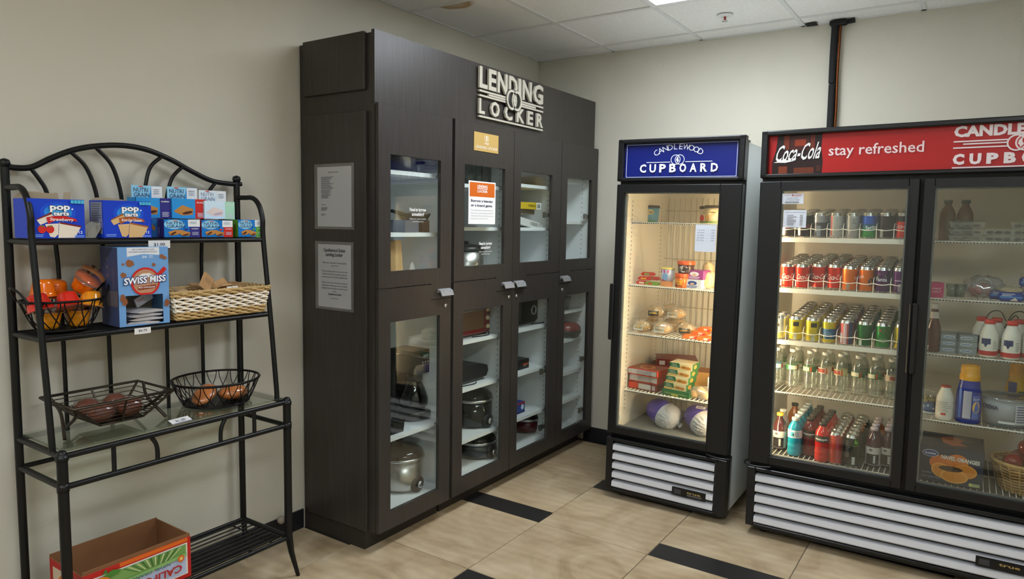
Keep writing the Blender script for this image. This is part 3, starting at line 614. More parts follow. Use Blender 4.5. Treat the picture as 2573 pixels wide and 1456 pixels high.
def tall(px0, px1, pb, pt, acc, faded, lb, dx):
    x = fx2-dx; y, w, z = upright(px0,px1,pb,pt,x); h = z-zz; c = (40,150,220) if not faded else (214,236,248); hf = h*.62; d = .06
    q = MB(); q.box(-w/2,-d/2,0,w/2,-d/2+.001,hf); q.box(-w/2,-d/2,0,-w/2+.001,d/2,hf); q.box(w/2-.001,-d/2,0,w/2,d/2,hf); q.box(-w*.38,d/2-.001,0,w*.5,d/2,h); q.box(-w/2,-d/2,0,w/2,d/2,.001)
    o = q.obj('cereal_bar_display', paint(c), None, fr((x-d/2,y,zz),PI/2), label=lb, cat='box', group='open cereal bar displays')
    a = Art((-w*.38,d/2-.001,0)); bar_art(acc,faded,1)(a,w*.88,h); a.obj('printed_back', o)
    a = Art((-w/2,-d/2,0)); a.rect(w*.68,0,w,hf,acc); a.poly([(w*.05,hf*.35),(w*.3,hf*.68),(w*.62,hf*.5),(w*.6,hf*.2),(w*.3,hf*.15)],(196,136,66) if not faded else (232,214,206)); a.ell(w*.45,hf*.3,w*.15,hf*.07,(84,40,30) if not faded else (200,180,190),rot=.2)
    a.text('BLUEBERRY' if acc is NB else 'STRAWBERRY' if acc is NR else 'APPLE',w*.84,hf*.8,hf*.06,(240,240,240),bold=.03,w=w*.24); a.lines(w*.74,hf*.3,w*.95,5,hf*.05,hf*.02,(225,225,235),7,.3)
    a.obj('printed_front', o)
    bx = MB().rbox(-w*.25,-d*.3,.002,w*.2,d*.2,hf*.9,b=.004).obj('wrapped_bars', paint((70,120,190)), o)
tall(342,430,549,466,NB,0,'open blue cereal bar display with purple panel, nearest the brown-banner carton',.055); tall(432,518,550,470,NR,0,'open blue cereal bar display with red panel in the middle of three',.05); tall(513,590,551,479,NP,1,'sun-faded pale cereal bar display with light green panel',.045)
# ------------------------------------------------------------------ middle shelf: cocoa dispenser carton
ZM2 = ZMS+.0105
y, w, z = upright(305,428,820,622,XM-.004); d = .135; h = z-ZM2
M_lb = (112,162,216)
t = thing('cocoa_box', 'light blue cocoa packet dispenser carton with a red mug printed on it', 'box', fr((XM-.004-d/2,y,ZM2),PI/2-.05))
q = MB(); o0, o1, ho = w*.13, w*.87, h*.39; y0 = -d/2
q.box(-w/2,y0,ho,w/2,y0+.0015,h); q.box(-w/2,y0,0,-w/2+o0,y0+.0015,ho); q.box(-w/2+o1,y0,0,w/2,y0+.0015,ho); q.box(-w/2+o0,y0,0,-w/2+o1,y0+.0015,h*.02)
q.box(-w/2,y0+.0015,0,-w/2+.0015,d/2,h); q.box(w/2-.0015,y0+.0015,0,w/2,d/2,h); q.box(-w/2,y0,h,w/2,d/2,h+.0015); q.slot = 1; q.box(-w/2,d/2-.0015,0,w/2,d/2,h); q.box(-w/2+.002,y0+.002,0,w/2-.002,d/2-.002,.0015)
q.obj('carton', [paint(M_lb), M_card], t)
a = Art((-w/2,y0,0)); a.poly([(w*.18,h*1.0),(w*.82,h*1.0),(w*.82,h*.9),(w*.5,h*.915),(w*.18,h*.885)],(226,230,235)); a.text('NEW & IMPROVED FLAVOR!',w*.5,h*.965,h*.017,(60,66,110),w=w*.44); a.text('NOW MAKES A 10% LARGER MUG OF COCOA',w*.5,h*.935,h*.017,(60,66,110),w=w*.56); a.text('50',w*.52,h*.865,h*.03,(235,240,248),bold=.02,w=w*.09); a.lines(w*.6,h*.895,w*.72,2,h*.02,h*.01,(200,215,240),2)
for cx,cy,r in ((.23,.80,.085),(.1,.79,.028),(.1,.655,.06),(.7,.775,.04),(.87,.88,.05),(.93,.86,.04)): a.poly([(w*(cx-r),h*(cy+.01)),(w*(cx-r*.4),h*(cy+r*.62)),(w*(cx+r*.7),h*(cy+r*.35)),(w*(cx+r),h*(cy-r*.2)),(w*(cx),h*(cy-r*.55)),(w*(cx-r*.7),h*(cy-r*.4))],(150,92,56))
mx, my, mr = w*.52, h*.56, w*.29
pts = [(mx+mr*math.cos(i*PI/16),max(my+mr*math.sin(i*PI/16),ho+.001)) for i in range(32)]; a.poly(pts,(206,36,30)); a.poly([(mx+.86*(p[0]-mx),max(my+.86*(p[1]-my),ho+.001)) for p in pts],(190,140,108))
a.poly([(w*.76,h*.66),(w*.9,h*.75),(w*.95,h*.71),(w*.8,h*.615)],(206,36,30)); a.poly([(w*.33,h*.61),(w*.45,h*.665),(w*.6,h*.67),(w*.7,h*.62)],(236,232,226)); a.poly([(w*.36,h*.5),(w*.72,h*.52),(w*.73,h*.475),(w*.37,h*.455)],(140,62,40))
a.text('MILK CHOCOLATE',w*.54,h*.48,h*.018,(245,240,235),bold=.02,w=w*.33)
a.text('SWISS MISS',w*.51,h*.545,h*.085,(30,60,130),bold=.08,w=w*.86,rot=.05,sh=.1); a.text('SWISS MISS',w*.51,h*.547,h*.08,(246,248,250),bold=.03,w=w*.83,rot=.05,sh=.1)
for cx,cy in ((.06,.36),(.1,.31),(.93,.26)): a.poly([(w*(cx-.05),h*(cy-.03)),(w*(cx-.03),h*(cy+.05)),(w*(cx+.03),h*(cy+.055)),(w*(cx+.06),h*cy),(w*(cx+.02),h*(cy-.04))],(140,84,50))
a.obj('printed_front', t)
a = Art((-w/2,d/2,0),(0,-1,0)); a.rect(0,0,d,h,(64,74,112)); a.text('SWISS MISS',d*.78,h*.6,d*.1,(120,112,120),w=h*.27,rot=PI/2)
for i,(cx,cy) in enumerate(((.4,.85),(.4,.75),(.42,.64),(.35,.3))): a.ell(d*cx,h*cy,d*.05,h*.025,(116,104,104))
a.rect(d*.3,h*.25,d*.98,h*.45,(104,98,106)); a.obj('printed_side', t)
M_pk = mat('packet_silver', (196,194,198), .35, .3)
for i in range(4):
    q = MB(); q.X = fr((-.004+.01*(i%2),-.01-.004*i,.006+.014*i),.12*(i-1)); q.prism([(-w*.34,.0),(-w*.2,-.003),(w*.3,-.002),(w*.34,.003),(w*.1,.009),(-w*.2,.008)], -d*.42, d*.36, 'y')
    o = q.obj('cocoa_packet', M_pk, None, t.matrix_basis.copy(), label='white and silver cocoa packet in the dispenser mouth, '+('lowest','second','third','topmost')[i]+' of the pile', cat='packet', group='cocoa packets in the dispenser')
q = MB(); q.X = fr((w*.17,.0,.075),.1,None,.0,-.5); q.prism([(-.035,-.002),(.035,-.002),(.04,.03),(-.03,.032)],-.004,.004,'y'); o = q.obj('cocoa_packet', M_pk, None, t.matrix_basis.copy(), label='white cocoa packet standing tilted at the back of the dispenser mouth', cat='packet')
a = Art((-.03,-.0045,.004)); a.text('Cocoa',.02,.012,.008,(190,60,60),sh=.2); a.q.X = None; pr = a.obj('lettering', o); pr.matrix_basis = fr((w*.17,.0,.075),.1,None,.0,-.5)
# ------------------------------------------------------------------ wire bowls
M_wire = mat('black_wire', (22,20,20), .4, .5)
def wire_bowl(name, M, ra, rb, ba, bb, h, n, label, handles=False, mesh=False, rw=.0022, rr=.0045):
    t = thing(name, label, 'basket', M); N = 40
    MB().tube([(ra*math.cos(2*PI*i/N),rb*math.sin(2*PI*i/N),h) for i in range(N)], rr, 6, True).obj('rim', M_wire, t)
    MB().tube([(ba*math.cos(2*PI*i/N),bb*math.sin(2*PI*i/N),rr) for i in range(N)], rr, 6, True).obj('base_ring', M_wire, t)
    q = MB(); q.lathe([(0,.003),(1,.003),(1,.0042),(0,.0042)], n=N, sx=ba*.99, sy=bb*.99, smooth=False); q.obj('base', M_wire, t)
    q = MB()
    for k in range(n):
        for s in (-1,1):
            pts = []
            for j in range(9):
                u = j/8; ang = 2*PI*(k+.5)/n + s*(PI/n)*1.9*math.sin(u*PI/2)*.95; e = u**.8; pts.append(((ba+(ra-ba)*e)*math.cos(ang),(bb+(rb-bb)*e)*math.sin(ang),rr+(h-rr)*u))
            q.tube(pts, rw, 5)
    q.obj('woven_wires', M_wire, t, kind='stuff')
    if handles:
        for s in (-1,1): MB().tube(curve([(s*ra*.94,-.045,h),(s*(ra+.012),-.028,h+.035),(s*(ra+.024),0,h+.05),(s*(ra+.012),.028,h+.035),(s*ra*.94,.045,h)],16), .0038, 6).obj('handle', M_wire, t)
    return t
l = at(38,760,x=.16); r = at(272,755,x=.16); ra = (r.y-l.y)/2-.018; cyb = (l.y+r.y)/2-.004; hb = .105
wire_bowl('fruit_cup_basket', fr((.157,cyb,ZM2),PI/2), ra, .098, ra*.62, .066, hb, 15, 'black oval wire basket with loop handles, full of fruit gel cups', True)
M_gel = [mat('gel_orange', (240,116,14), .12, coat=.6), mat('gel_red', (214,40,26), .12, coat=.6), mat('gel_amber', (232,150,30), .12, coat=.6)]
M_film = clear('cup_film', (252,246,240), 1.0, .06, .05, (250,225,205))
cup = None
def gel_cup(c, M, label):
    t = thing('fruit_gel_cup', label, 'fruit cup', M, 'fruit gel cups in the oval basket')
    MB().lathe([(0,0),(.018,0),(.0245,.003),(.027,.012),(.0285,.02),(.033,.036),(.0345,.046),(.0375,.0475),(.0375,.049),(0,.049)], n=20).obj('cup', M_gel[c], t)
    MB().lathe([(0,.0492),(.039,.0492),(.039,.0502),(0,.0502)], n=20).obj('film_lid', M_film, t); return t
BK = fr((.157,cyb,ZM2),PI/2)     # basket frame: x along the shelf, -y towards the room
def cup_in(u, v, h, c, rx, ry, lb): gel_cup(c, BK @ Matrix.Translation((u,-v,h)) @ Matrix.Rotation(ry,4,'Y') @ Matrix.Rotation(rx,4,'X') @ Matrix.Scale(1.16,4), lb)
cup_in(-.047,.004,.008,2,0,0,'amber gel cup on the basket floor by the rack upright'); cup_in(.047,.004,.008,2,.0,0,'amber gel cup on the basket floor at the cocoa carton end')
cup_in(-.088,.018,.13,1,PI-.3,-.15,'red gel cup in the middle layer by the rack upright'); cup_in(.003,.022,.128,1,PI-.45,0,'red gel cup in the middle layer leaning on the basket front'); cup_in(.092,.012,.128,2,PI-.2,.25,'amber gel cup in the middle layer near the cocoa carton')
cup_in(-.046,-.03,.176,0,PI,0,'upturned orange gel cup standing behind the rack upright'); cup_in(.012,-.058,.168,0,PI+.25,.1,'orange gel cup upside down at the back of the heap')
cup_in(.06,-.012,.136,0,.75,.35,'large orange gel cup tilted with its clear lid facing the room'); cup_in(.1,-.055,.15,2,.8,.3,'amber gel cup at the back behind the tilted orange one')
# ------------------------------------------------------------------ wicker tray with sugar packets
M_wick = mat('wicker_white', (240,230,212), .6); M_wick2 = mat('wicker_straw', (198,166,112), .6)
fa = at(428,806,x=XM+.01); fb = at(682,785,x=XM+.01)
WY0, WY1 = fa.y+.01, RR-.002; wl = WY1-WY0; wdp = .2; wh = .095; xc = XM+.012-wdp/2
WKB = fr((xc,(WY0+WY1)/2,ZM2),PI/2); wk = thing('wicker_tray', 'white and straw coloured rectangular wicker tray full of brown packets', 'basket', WKB @ Matrix.Diagonal((1,1,1.18,1)))
def weave(q, P0, P1, n, z, amp, r, ph):
    """one strand waving in and out along a side"""
    P0, P1 = Vector(P0), Vector(P1); d = (P1-P0); nn = Vector((d.y,-d.x,0)).normalized(); pts = []
    for i in range(n*4+1): u = i/(n*4); p = P0+d*u+nn*amp*math.sin(u*n*PI+ph); pts.append((p.x,p.y,z+.0022*math.sin(u*n*PI+ph+.9)))
    q.tube(pts, r, 5)
cw, cdp = wl/2, wdp/2
sides = [((-1,-1),(1,-1)),((1,-1),(1,1)),((1,1),(-1,1)),((-1,1),(-1,-1))]
for strip, mm, zr, nm in ((0,M_wick,[.030+.0083*i for i in range(6)],'white_weave'),(1,M_wick2,[.006,.012,.018,.024,.0805,.087],'straw_weave')):
    q = MB()
    for i, z in enumerate(zr):
        fl = .88+.12*z/wh
        for a,b in sides: L_ = cw if a[1]==b[1] else cdp; weave(q,(a[0]*cw*fl,a[1]*cdp*fl,0),(b[0]*cw*fl,b[1]*cdp*fl,0),14 if a[1]==b[1] else 9,z,.0036,.0041,i*PI)
    q.obj(nm, mm, wk, kind='stuff')
q = MB()
for a,b in sides:
    n = 14 if a[1]==b[1] else 9
    for i in range(n): u = (i+.5)/n; x, y = a[0]+(b[0]-a[0])*u, a[1]+(b[1]-a[1])*u; q.tube([(x*cw*.88,y*cdp*.88,.002),(x*cw,y*cdp,.09)], .0022, 5)
q.obj('stakes', M_wick2, wk)
q = MB(); q.tube([(s[0]*cw,s[1]*cdp,.092) for s in ((-1,-1),(1,-1),(1,1),(-1,1))], .0055, 6, True)
for a,b in sides:
    for i in range(12 if a[1]==b[1] else 7): u = i/(12 if a[1]==b[1] else 7); x,y = a[0]+(b[0]-a[0])*u, a[1]+(b[1]-a[1])*u; dx,dy = (b[0]-a[0])*.09,(b[1]-a[1])*.14; q.tube([(x*cw*.99,y*cdp*.99,.084),((x+dx)*cw*.99,(y+dy)*cdp*.99,.097)], .003, 5)
q.obj('braided_rim', M_wick2, wk)
box('base', M_wick2, (-cw*.88,-cdp*.88,.001,cw*.88,cdp*.88,.004), wk)
M_kraft = mat('kraft_paper', (176,136,90), .8, noise=(40,.08)); M_kraft2 = mat('kraft_paper_pale', (192,158,116), .8, noise=(40,.08))
pk = MB(); pk.prism([(-.026,-.002),(-.02,-.0008),(.02,-.0008),(.026,-.002),(.02,.0028),(-.02,.0028)], -.034, .034, 'y')
rs = random.Random(5); protop = None
def packet(M, label, m, pr=None):
    q = MB(); q.v, q.f, q.mi, q.sm = list(pk.v), list(pk.f), list(pk.mi), list(pk.sm); o = q.obj('sugar_packet', m, None, M, label=label, cat='packet', group='brown sugar packets in the wicker tray')
    a = Art((-.022,-.03,.0029),(1,0,0),(0,1,0)); a.lines(.006,.045,.04,3,.006,.0016,(120,88,66),1); a.obj('lettering', o)
base = WKB
k_ = 0
for lay in range(4):
    for cx_ in range(6):
        for ry_ in range(2):
            if lay == 3 and (cx_+ry_)%3: continue
            k_ += 1; lx = -cw*.8+(cx_+.5)*cw*1.6/6+rs.uniform(-.002,.002); ly = (-.042+.084*ry_)*.92+rs.uniform(-.004,.004)
            packet(base @ Matrix.Translation((lx,ly,.07+.0145*lay)) @ Matrix.Rotation(rs.uniform(-.12,.12)+(PI if k_%3 == 0 else 0),4,'Z') @ Matrix.Rotation(rs.uniform(-.12,.12) if lay < 3 else rs.uniform(.1,.35),4,'X') @ Matrix.Rotation(rs.uniform(-.14,.14),4,'Y'), 'brown paper sugar packet lying loose in the wicker tray', (M_kraft,M_kraft2)[k_%2])
for px,py,x,rz,rx,lb in ((520,712,.19,.75,1.1,'brown paper packet standing highest out of the wicker tray'),(562,724,.205,-.35,1.0,'brown paper packet with a dark emblem leaning in the wicker tray')):
    p = at(px,py,x=x); packet(fr(p,PI/2,None) @ Matrix.Rotation(rz,4,'Y') @ Matrix.Rotation(rx,4,'X') @ Matrix.Scale(1.15,4), lb, M_kraft)
# ------------------------------------------------------------------ glass shelf: two wire baskets with wrapped pastries
M_bronze = mat('bronze_wire', (70,62,52), .35, .7)
sx0, sx1, sy0_, sy1_, szr = .085, .335, -3.375, -3.035, ZG+.118; bx0, bx1, by0, by1 = .13, .28, -3.27, -3.12; scx, scy = .21, -3.2
sb = thing('square_wire_basket', 'square bronze wire basket on folded strap legs holding dark wrapped muffins', 'basket', fr((scx,scy,ZG)))
def sl(pts): return [(p[0]-scx,p[1]-scy,p[2]-ZG) for p in pts]
zb_ = ZG+.03
cr = [((sx0,sy0_),(bx0,by0)),((sx0,sy1_),(bx0,by1)),((sx1,sy1_),(bx1,by1)),((sx1,sy0_),(bx1,by0))]
q = MB(); q.tube(sl([(c[0][0],c[0][1],szr) for c in cr]), .0052, 6, True); q.obj('rim', M_bronze, sb)
q = MB(); q.tube(sl([(c[1][0],c[1][1],zb_) for c in cr]), .0045, 6, True); q.box(*sl([(bx0,by0,zb_)])[0], *sl([(bx1,by1,zb_+.002)])[0]); q.obj('base', M_bronze, sb)
for a,b in cr: MB().tube(sl([(a[0],a[1],szr),(b[0],b[1],zb_)]), .0045, 6).obj('corner_bar', M_bronze, sb)
for i in range(1,6):
    u = i/6; q = MB(); q.tube(sl([(b[0]+(a[0]-b[0])*u,b[1]+(a[1]-b[1])*u,zb_+(szr-zb_)*u) for a,b in cr]), .0019, 5, True); q.obj('side_wire', M_bronze, sb)
for side, (p0,p1) in enumerate(((0,1),(2,3))):
    u = .5; A = [cr[p0][0][k]+(cr[p1][0][k]-cr[p0][0][k])*u for k in (0,1)]; B = [cr[p0][1][k]+(cr[p1][1][k]-cr[p0][1][k])*u for k in (0,1)]
    MB().tube(sl([(A[0],A[1],szr),(B[0],B[1],zb_)]), .004, 6).obj('middle_bar', M_bronze, sb)
for e, s in ((sy1_,1),(sy0_,-1)):
    q = MB(); q.tube(sl(curve([(sx0+.06,e-s*.01,szr+.004),(.19,e-s*.02,ZG+.075),(.27,e+s*.005,ZG+.006)],14)), .006, 6); q.tube(sl(curve([(sx1-.03,e-s*.01,szr),(.26,e-s*.035,ZG+.07),(.14,e-s*.05,ZG+.005)],14)), .006, 6); q.obj('strap_legs', M_bronze, sb)
M_wrap = clear('plastic_wrap', (253,253,253), 1.1, .08, .015)
M_choc = mat('chocolate_bake', (104,50,26), .5, noise=(30,.35), bump=(50,.6)); M_bun = mat('glazed_bun', (182,108,48), .35, noise=(14,.4), coat=.3)
def wrapped(name, p, r, m, label, cat, seed, M=None, group=None):
    t = thing(name, label, cat, fr(p) if M is None else M, group)
    MB().blob((0,0,r[2]), r, 16, 9, seed, .04, .002).obj('bake', m, t)
    q = MB(); q.blob((0,0,r[2]*1.02), (r[0]*1.09,r[1]*1.09,r[2]*1.06), 22, 10, seed+3, .07, .0005); q.obj('wrap', M_wrap, t); return t
for i,(x,y,z,lb) in enumerate(((.158,-3.254,.034,'dark wrapped muffin at the left-post corner of the square basket'),(.158,-3.158,.034,'dark wrapped muffin at the wall side of the square basket'),(.25,-3.25,.034,'dark wrapped muffin at the front of the square basket'),(.25,-3.154,.034,'dark wrapped muffin in the basket corner nearest the round basket'))):
    wrapped('wrapped_muffin', (x,y,ZG+z), (.042,.043,.034), M_choc, lb, 'muffin', i, None, 'wrapped muffins in the square basket')
rbx, rby = .202, -2.775
wire_bowl('round_wire_basket', fr((rbx,rby,ZG),PI/2), .172, .158, .128, .118, .098, 22, 'round black wire basket with a woven rim holding two wrapped buns', False, rw=.0019, rr=.005)
p1 = at(585,1005,z=ZG+.03); wrapped('wrapped_bun', (rbx+.035,rby+.052,ZG+.006), (.05,.058,.03), M_bun, 'wrapped glazed bun lying flat in the round basket', 'bun', 21, None, 'wrapped buns')
wrapped('wrapped_bun', None, (.045,.06,.022), M_bun, 'wrapped glazed bun leaning behind the other in the round basket', 'bun', 22, fr((rbx-.005,rby-.045,ZG+.022),.5,None,.5), 'wrapped buns')
# ------------------------------------------------------------------ open orange carton on the bottom shelf
ZLS = ZLO+.0125
ow, od, oh = .385, .235, .158
M_kb = mat('corrugated_brown', (134,92,58), .85, noise=(8,.06))
M_o = fr((.36-od/2,-3.1925,ZLS),PI/2)
oc = thing('orange_carton', 'open printed orange fruit carton on the bottom shelf, upside down', 'box', M_o)
q = MB(); tt = .004; hw, hd = ow/2, od/2
q.box(-hw,-hd,0,hw,-hd+tt,oh); q.box(-hw,hd-tt,0,hw,hd,oh+.012); q.box(-hw,-hd+tt,0,-hw+tt,hd-tt,oh); q.box(hw-tt,-hd+tt,0,hw,hd-tt,oh+.008); q.box(-hw,-hd,0,hw,hd,tt); q.obj('carton', M_kb, oc)
q = MB(); q.box(-hw+.004,-hd+.005,oh-.02,hw-.004,-hd+.009,oh+.01); q.obj('inner_flap', M_kb, oc)
a = Art((-hw,-hd,0)); w, h = ow, oh; RD = (186,34,30)
a.rect(0,0,w,h,RD); a.rect(w*.32,h*.9,w*.97,h*.99,(222,104,28)); a.rect(w*.03,h*.1,w*.965,h*.87,(232,226,206)); a.rect(w*.045,h*.12,w*.95,h*.85,(184,196,224))
a.poly([(w*.2,h*.84),(w*.95,h*.84),(w*.95,h*.62),(w*.75,h*.6),(w*.5,h*.55),(w*.3,h*.5)],(118,160,84))
for i in range(14): x = .34+.042*i; a.poly([(w*x,h*.83),(w*(x+.018),h*.83),(w*(x*.55+.3),h*.62),(w*(x*.55+.29),h*.62)],(196,208,150) if i%2 else (66,112,52))
a.poly([(w*.05,h*.55),(w*.5,h*.58),(w*.95,h*.64),(w*.95,h*.56),(w*.4,h*.48)],(140,182,110))
a.poly([(w*.25,h*.92),(w*.33,h*.86),(w*.3,h*.8),(w*.22,h*.78),(w*.16,h*.84)],(70,130,50)); a.poly([(w*.19,h*.99),(w*.21,h*.9),(w*.16,h*.88)],(60,120,44))
a.ell(w*.14,h*.55,w*.115,h*.3,(224,120,26)); a.ell(w*.15,h*.53,w*.1,h*.25,(244,208,110)); a.ell(w*.155,h*.52,w*.09,h*.22,(236,150,40)); a.poly([(w*.1,h*.5),(w*.24,h*.62),(w*.22,h*.34)],(206,104,24))
a.text('CALIFORNIA',w*.57,h*.40,h*.17,(176,48,44),bold=.03,w=w*.66,flip=True,sh=.06); a.text('NAVEL ORANGES',w*.57,h*.55,h*.075,(60,110,120),w=w*.42,flip=True); a.text('Sunkist',w*.55,h*.2,h*.1,(70,110,90),w=w*.3,flip=True,sh=.3)
a.ell(w*.89,h*.55,w*.034,h*.085,(214,112,34)); a.ell(w*.89,h*.55,w*.016,h*.04,(244,200,130)); a.obj('printed_front', oc)
a = Art((-hw,hd,0),(0,-1,0)); a.rect(0,0,od,oh,RD); a.rect(od*.1,oh*.1,od*.9,oh*.85,(214,196,170)); a.ell(od*.5,oh*.5,od*.25,oh*.3,(222,124,36)); a.obj('printed_side', oc)
# ================================================================== things on the locker shelves
M_steel = mat('brushed_steel', (190,188,184), .3, 1, noise=(4,.12,(1,1,.2))); M_blk = mat('black_plastic', (22,22,24), .35); M_blkg = mat('black_gloss', (16,16,18), .12, coat=.5)
M_lidg = clear('lid_glass', (90,88,80), 1.1, .05, .6, (44,41,35)); M_red = mat('red_enamel', (126,22,24), .25, coat=.4); M_cord = mat('cord', (20,20,20), .6)
def shz(k, i): return SH[k][i]+.0105
def LY(px, py, x): return at(px,py,x=x).y
def cooker(name, y, x, z, rx, ry, h, m, label, lid=M_lidg, knob=True):
    t = thing(name, label, 'slow cooker', fr((x,y,z),PI/2))
    MB().lathe([(0,.008),(.86,.008),(.95,.02),(1,.05),(1,h),(.97,h),(.97,h-.004),(0,h-.004)], n=32, sx=rx, sy=ry).obj('body', m, t)
    MB().lathe([(1.0,h),(1.06,h+.004),(1.06,h+.016),(1.0,h+.018)], n=32, sx=rx, sy=ry).obj('rim_band', M_chrome, t)
    MB().lathe([(1.03,h+.016),(1.04,h+.02),(.96,h+.045),(.7,h+.062),(.3,h+.07),(0,h+.071)], n=32, sx=rx, sy=ry).obj('lid', lid, t)
    MB().lathe([(0,h+.07),(.02,h+.071),(.014,h+.082),(.024,h+.09),(0,h+.098)], n=14).obj('lid_knob', M_blk, t)
    if knob:
        q = MB(); q.X = fr((.0*rx,-ry*.985,.045),0,None,PI/2); q.lathe([(0,-.012),(.045,-.012),(.042,.004),(.025,.008),(0,.008)], n=20); q.obj('control_bezel', M_blk, t)
        q = MB(); q.X = fr((.0*rx,-ry*.985-.01,.045),0,None,PI/2); q.lathe([(0,0),(.02,0),(.017,.014),(0,.015)], n=16); q.obj('dial', M_chrome, t)
    for s in (-1,1): q = MB(); q.rbox(s*rx-.014*(s<0)*2+.0,-.03,h*.6,s*rx+.028*(s>0)+.0,.03,h*.72,b=.004); q.obj('side_handle', M_blk, t)
    return t
cooker('slow_cooker', LY(1008,1200,.31), .295, .161, .118, .135, .165, M_steel, 'large steel slow cooker with dark glass lid on the locker floor')
cooker('slow_cooker', LY(1214,980,.3)-.118, .30, shz(1,0), .118, .128, .155, M_blkg, 'black slow cooker on the shelf above the grey one')
cooker('slow_cooker', LY(1219,1140,.3)-.12, .31, .161, .12, .13, .09, mat('grey_enamel', (88,88,90), .3, .5), 'grey slow cooker on the locker floor under the black one')
cooker('slow_cooker', LY(1333,1090,.26)-.105, .27, .161, .105, .12, .085, mat('dark_red_enamel', (84,22,24), .25, coat=.4), 'dark red slow cooker on the locker floor below the empty shelves', knob=False)
t = thing('slow_cooker', 'red and black cooker standing behind the grey slow cooker', 'slow cooker', fr((.16,LY(1255,1110,.16)-.05,.161),PI/2)); MB().lathe([(0,.006),(.05,.006),(.056,.03),(.056,.13),(0,.13)], n=24).obj('body', M_red, t); MB().lathe([(.054,.13),(.05,.15),(0,.165)], n=24).obj('lid', M_blk, t); MB().tube([(-.06,-.01,.11),(-.072,-.01,.08),(-.058,-.01,.05)], .007).obj('handle', M_blk, t)
# coffee maker
t = thing('coffee_maker', 'black drip coffee maker with glass carafe on the locker shelf', 'coffee maker', fr((.30,LY(1040,950,.30),shz(0,0)),PI/2))
q = MB(); q.lathe([(0,0),(.098,0),(.104,.008),(.104,.04),(.096,.048),(0,.048)], n=28, sy=.92); q.rbox(-.09,.03,.0,.09,.125,.05,b=.01); q.obj('base', M_blkg, t)
q = MB(); q.rbox(-.075,.075,.05,.075,.125,.37,b=.012); q.obj('column', M_blk, t)
q = MB(); q.prism([(-.062,.25),(.062,.25),(.085,.375),(-.085,.375)], -.075, .1, 'y'); q.obj('brew_head', M_blk, t)
a = Art((-.06,-.0752,.26)); a.rect(.05,.075,.09,.09,(150,160,160))
for i in range(3): a.ell(.045+.02*i,.05,.005,.005,(200,200,200),n=8); a.ell(.045+.02*i,.034,.004,.004,(150,150,170),n=8)
a.obj('control_panel', t)
MB().lathe([(0,.05),(.06,.05),(.078,.075),(.078,.11),(.055,.17),(.04,.2),(.043,.215)], n=26).obj('carafe', clear('carafe_glass', (70,68,66), 1.6, .03, .15, (14,14,14)), t)
MB().lathe([(.041,.2),(.047,.205),(.045,.235),(0,.238)], n=22).obj('carafe_lid', M_blk, t)
MB().tube(curve([(.045,-.03,.205),(.075,-.075,.19),(.09,-.085,.14),(.07,-.06,.085)],14), .008).obj('carafe_handle', M_blk, t)
a = Art((-.02,-.078,.08)); [a.rect(.055,.01+.012*i,.062,.012+.012*i,(230,225,190)) for i in range(6)]; a.obj('level_marks', t)
q = MB(); q.prism([(-.04,0),(.05,0),(.06,.06),(-.02,.05)],-.035,.035,'y'); q.obj('bag_clip', M_blk, None, fr((.40,LY(985,1070,.40)-.005,shz(0,0)),PI/2), label='small black utensil at the shelf front beside the coffee maker', cat='utensil')
t = thing('filter_stack', 'crinkled brown coffee filters stacked behind the coffee maker', 'coffee filters', fr((.11,LY(1020,880,.11),shz(0,0)),PI/2))
for i in range(3): MB().lathe([(0,.002),(.05,.002),(.09,.2),(.095,.235-.0*i)], n=30).obj('filter', mat('filter_paper', (176,146,98), .8, bump=(30,.8)), t, fr((0,0,.012*i)))
# upper shelves, first column
y = LY(1010,410,.33)
t = thing('steel_pot', 'steel saucepan with dark lid on the top locker shelf', 'saucepan', fr((.33,y-.01,shz(0,2)),PI/2)); MB().lathe([(0,0),(.07,0),(.076,.006),(.076,.075),(.079,.077),(.073,.078),(0,.07)], n=26).obj('pot', M_steel, t); MB().lathe([(.08,.078),(.06,.09),(.02,.095),(0,.095)], n=26).obj('lid', M_steel, t); MB().tube([(.075,0,.06),(.13,0,.066),(.21,0,.07)], .009).obj('handle', M_blk, t)
carton('flat_dark_box', fr((.30,y+.06,shz(0,2)+.097),PI/2,None), .2, .2, .02, (26,30,48), 'flat navy box lying on the saucepan', group=None)
y = LY(1040,580,.3)
carton('grey_linen_pile', fr((.33,LY(998,580,.33),shz(0,1)),PI/2), .1, .2, .06, (92,98,112), 'folded grey pouch on the locker shelf', 'pouch')
carton('brown_box', fr((.28,LY(1050,580,.28)+.01,shz(0,1)),PI/2), .15, .18, .06, (84,56,46), 'low dark brown box under the frying pan')
t = thing('frying_pan', 'shallow grey frying pan lying on the brown box', 'frying pan', fr((.27,LY(1050,560,.27),shz(0,1)+.0612),PI/2)); MB().lathe([(0,0),(.085,0),(.11,.035),(.113,.035),(.088,-.0),(0,-.0)], n=28).obj('pan', mat('pan_grey', (96,96,94), .35, .7), t); MB().tube([(-.105,0,.03),(-.2,0,.045)], .009).obj('handle', M_blk, t)
t = thing('cutting_board', 'pale wooden cutting board leaning in the locker', 'cutting board', fr((.40,LY(1000,650,.40),1.2715),PI/2,None,0,-.1)); MB().rbox(-.045,0,0,.045,.016,.2,b=.004).obj('board', mat('pale_wood', (196,158,108), .5, noise=(6,.12,(1,1,.1))), t)
MB().lathe([(0,0),(.035,0),(.032,.02),(.012,.075),(0,.09)], n=18, sy=.7).obj('white_funnel', paint((206,208,206)), None, fr((.37,LY(1035,668,.37),1.2712),PI/2), label='small white funnel on the fixed locker shelf', cat='funnel')
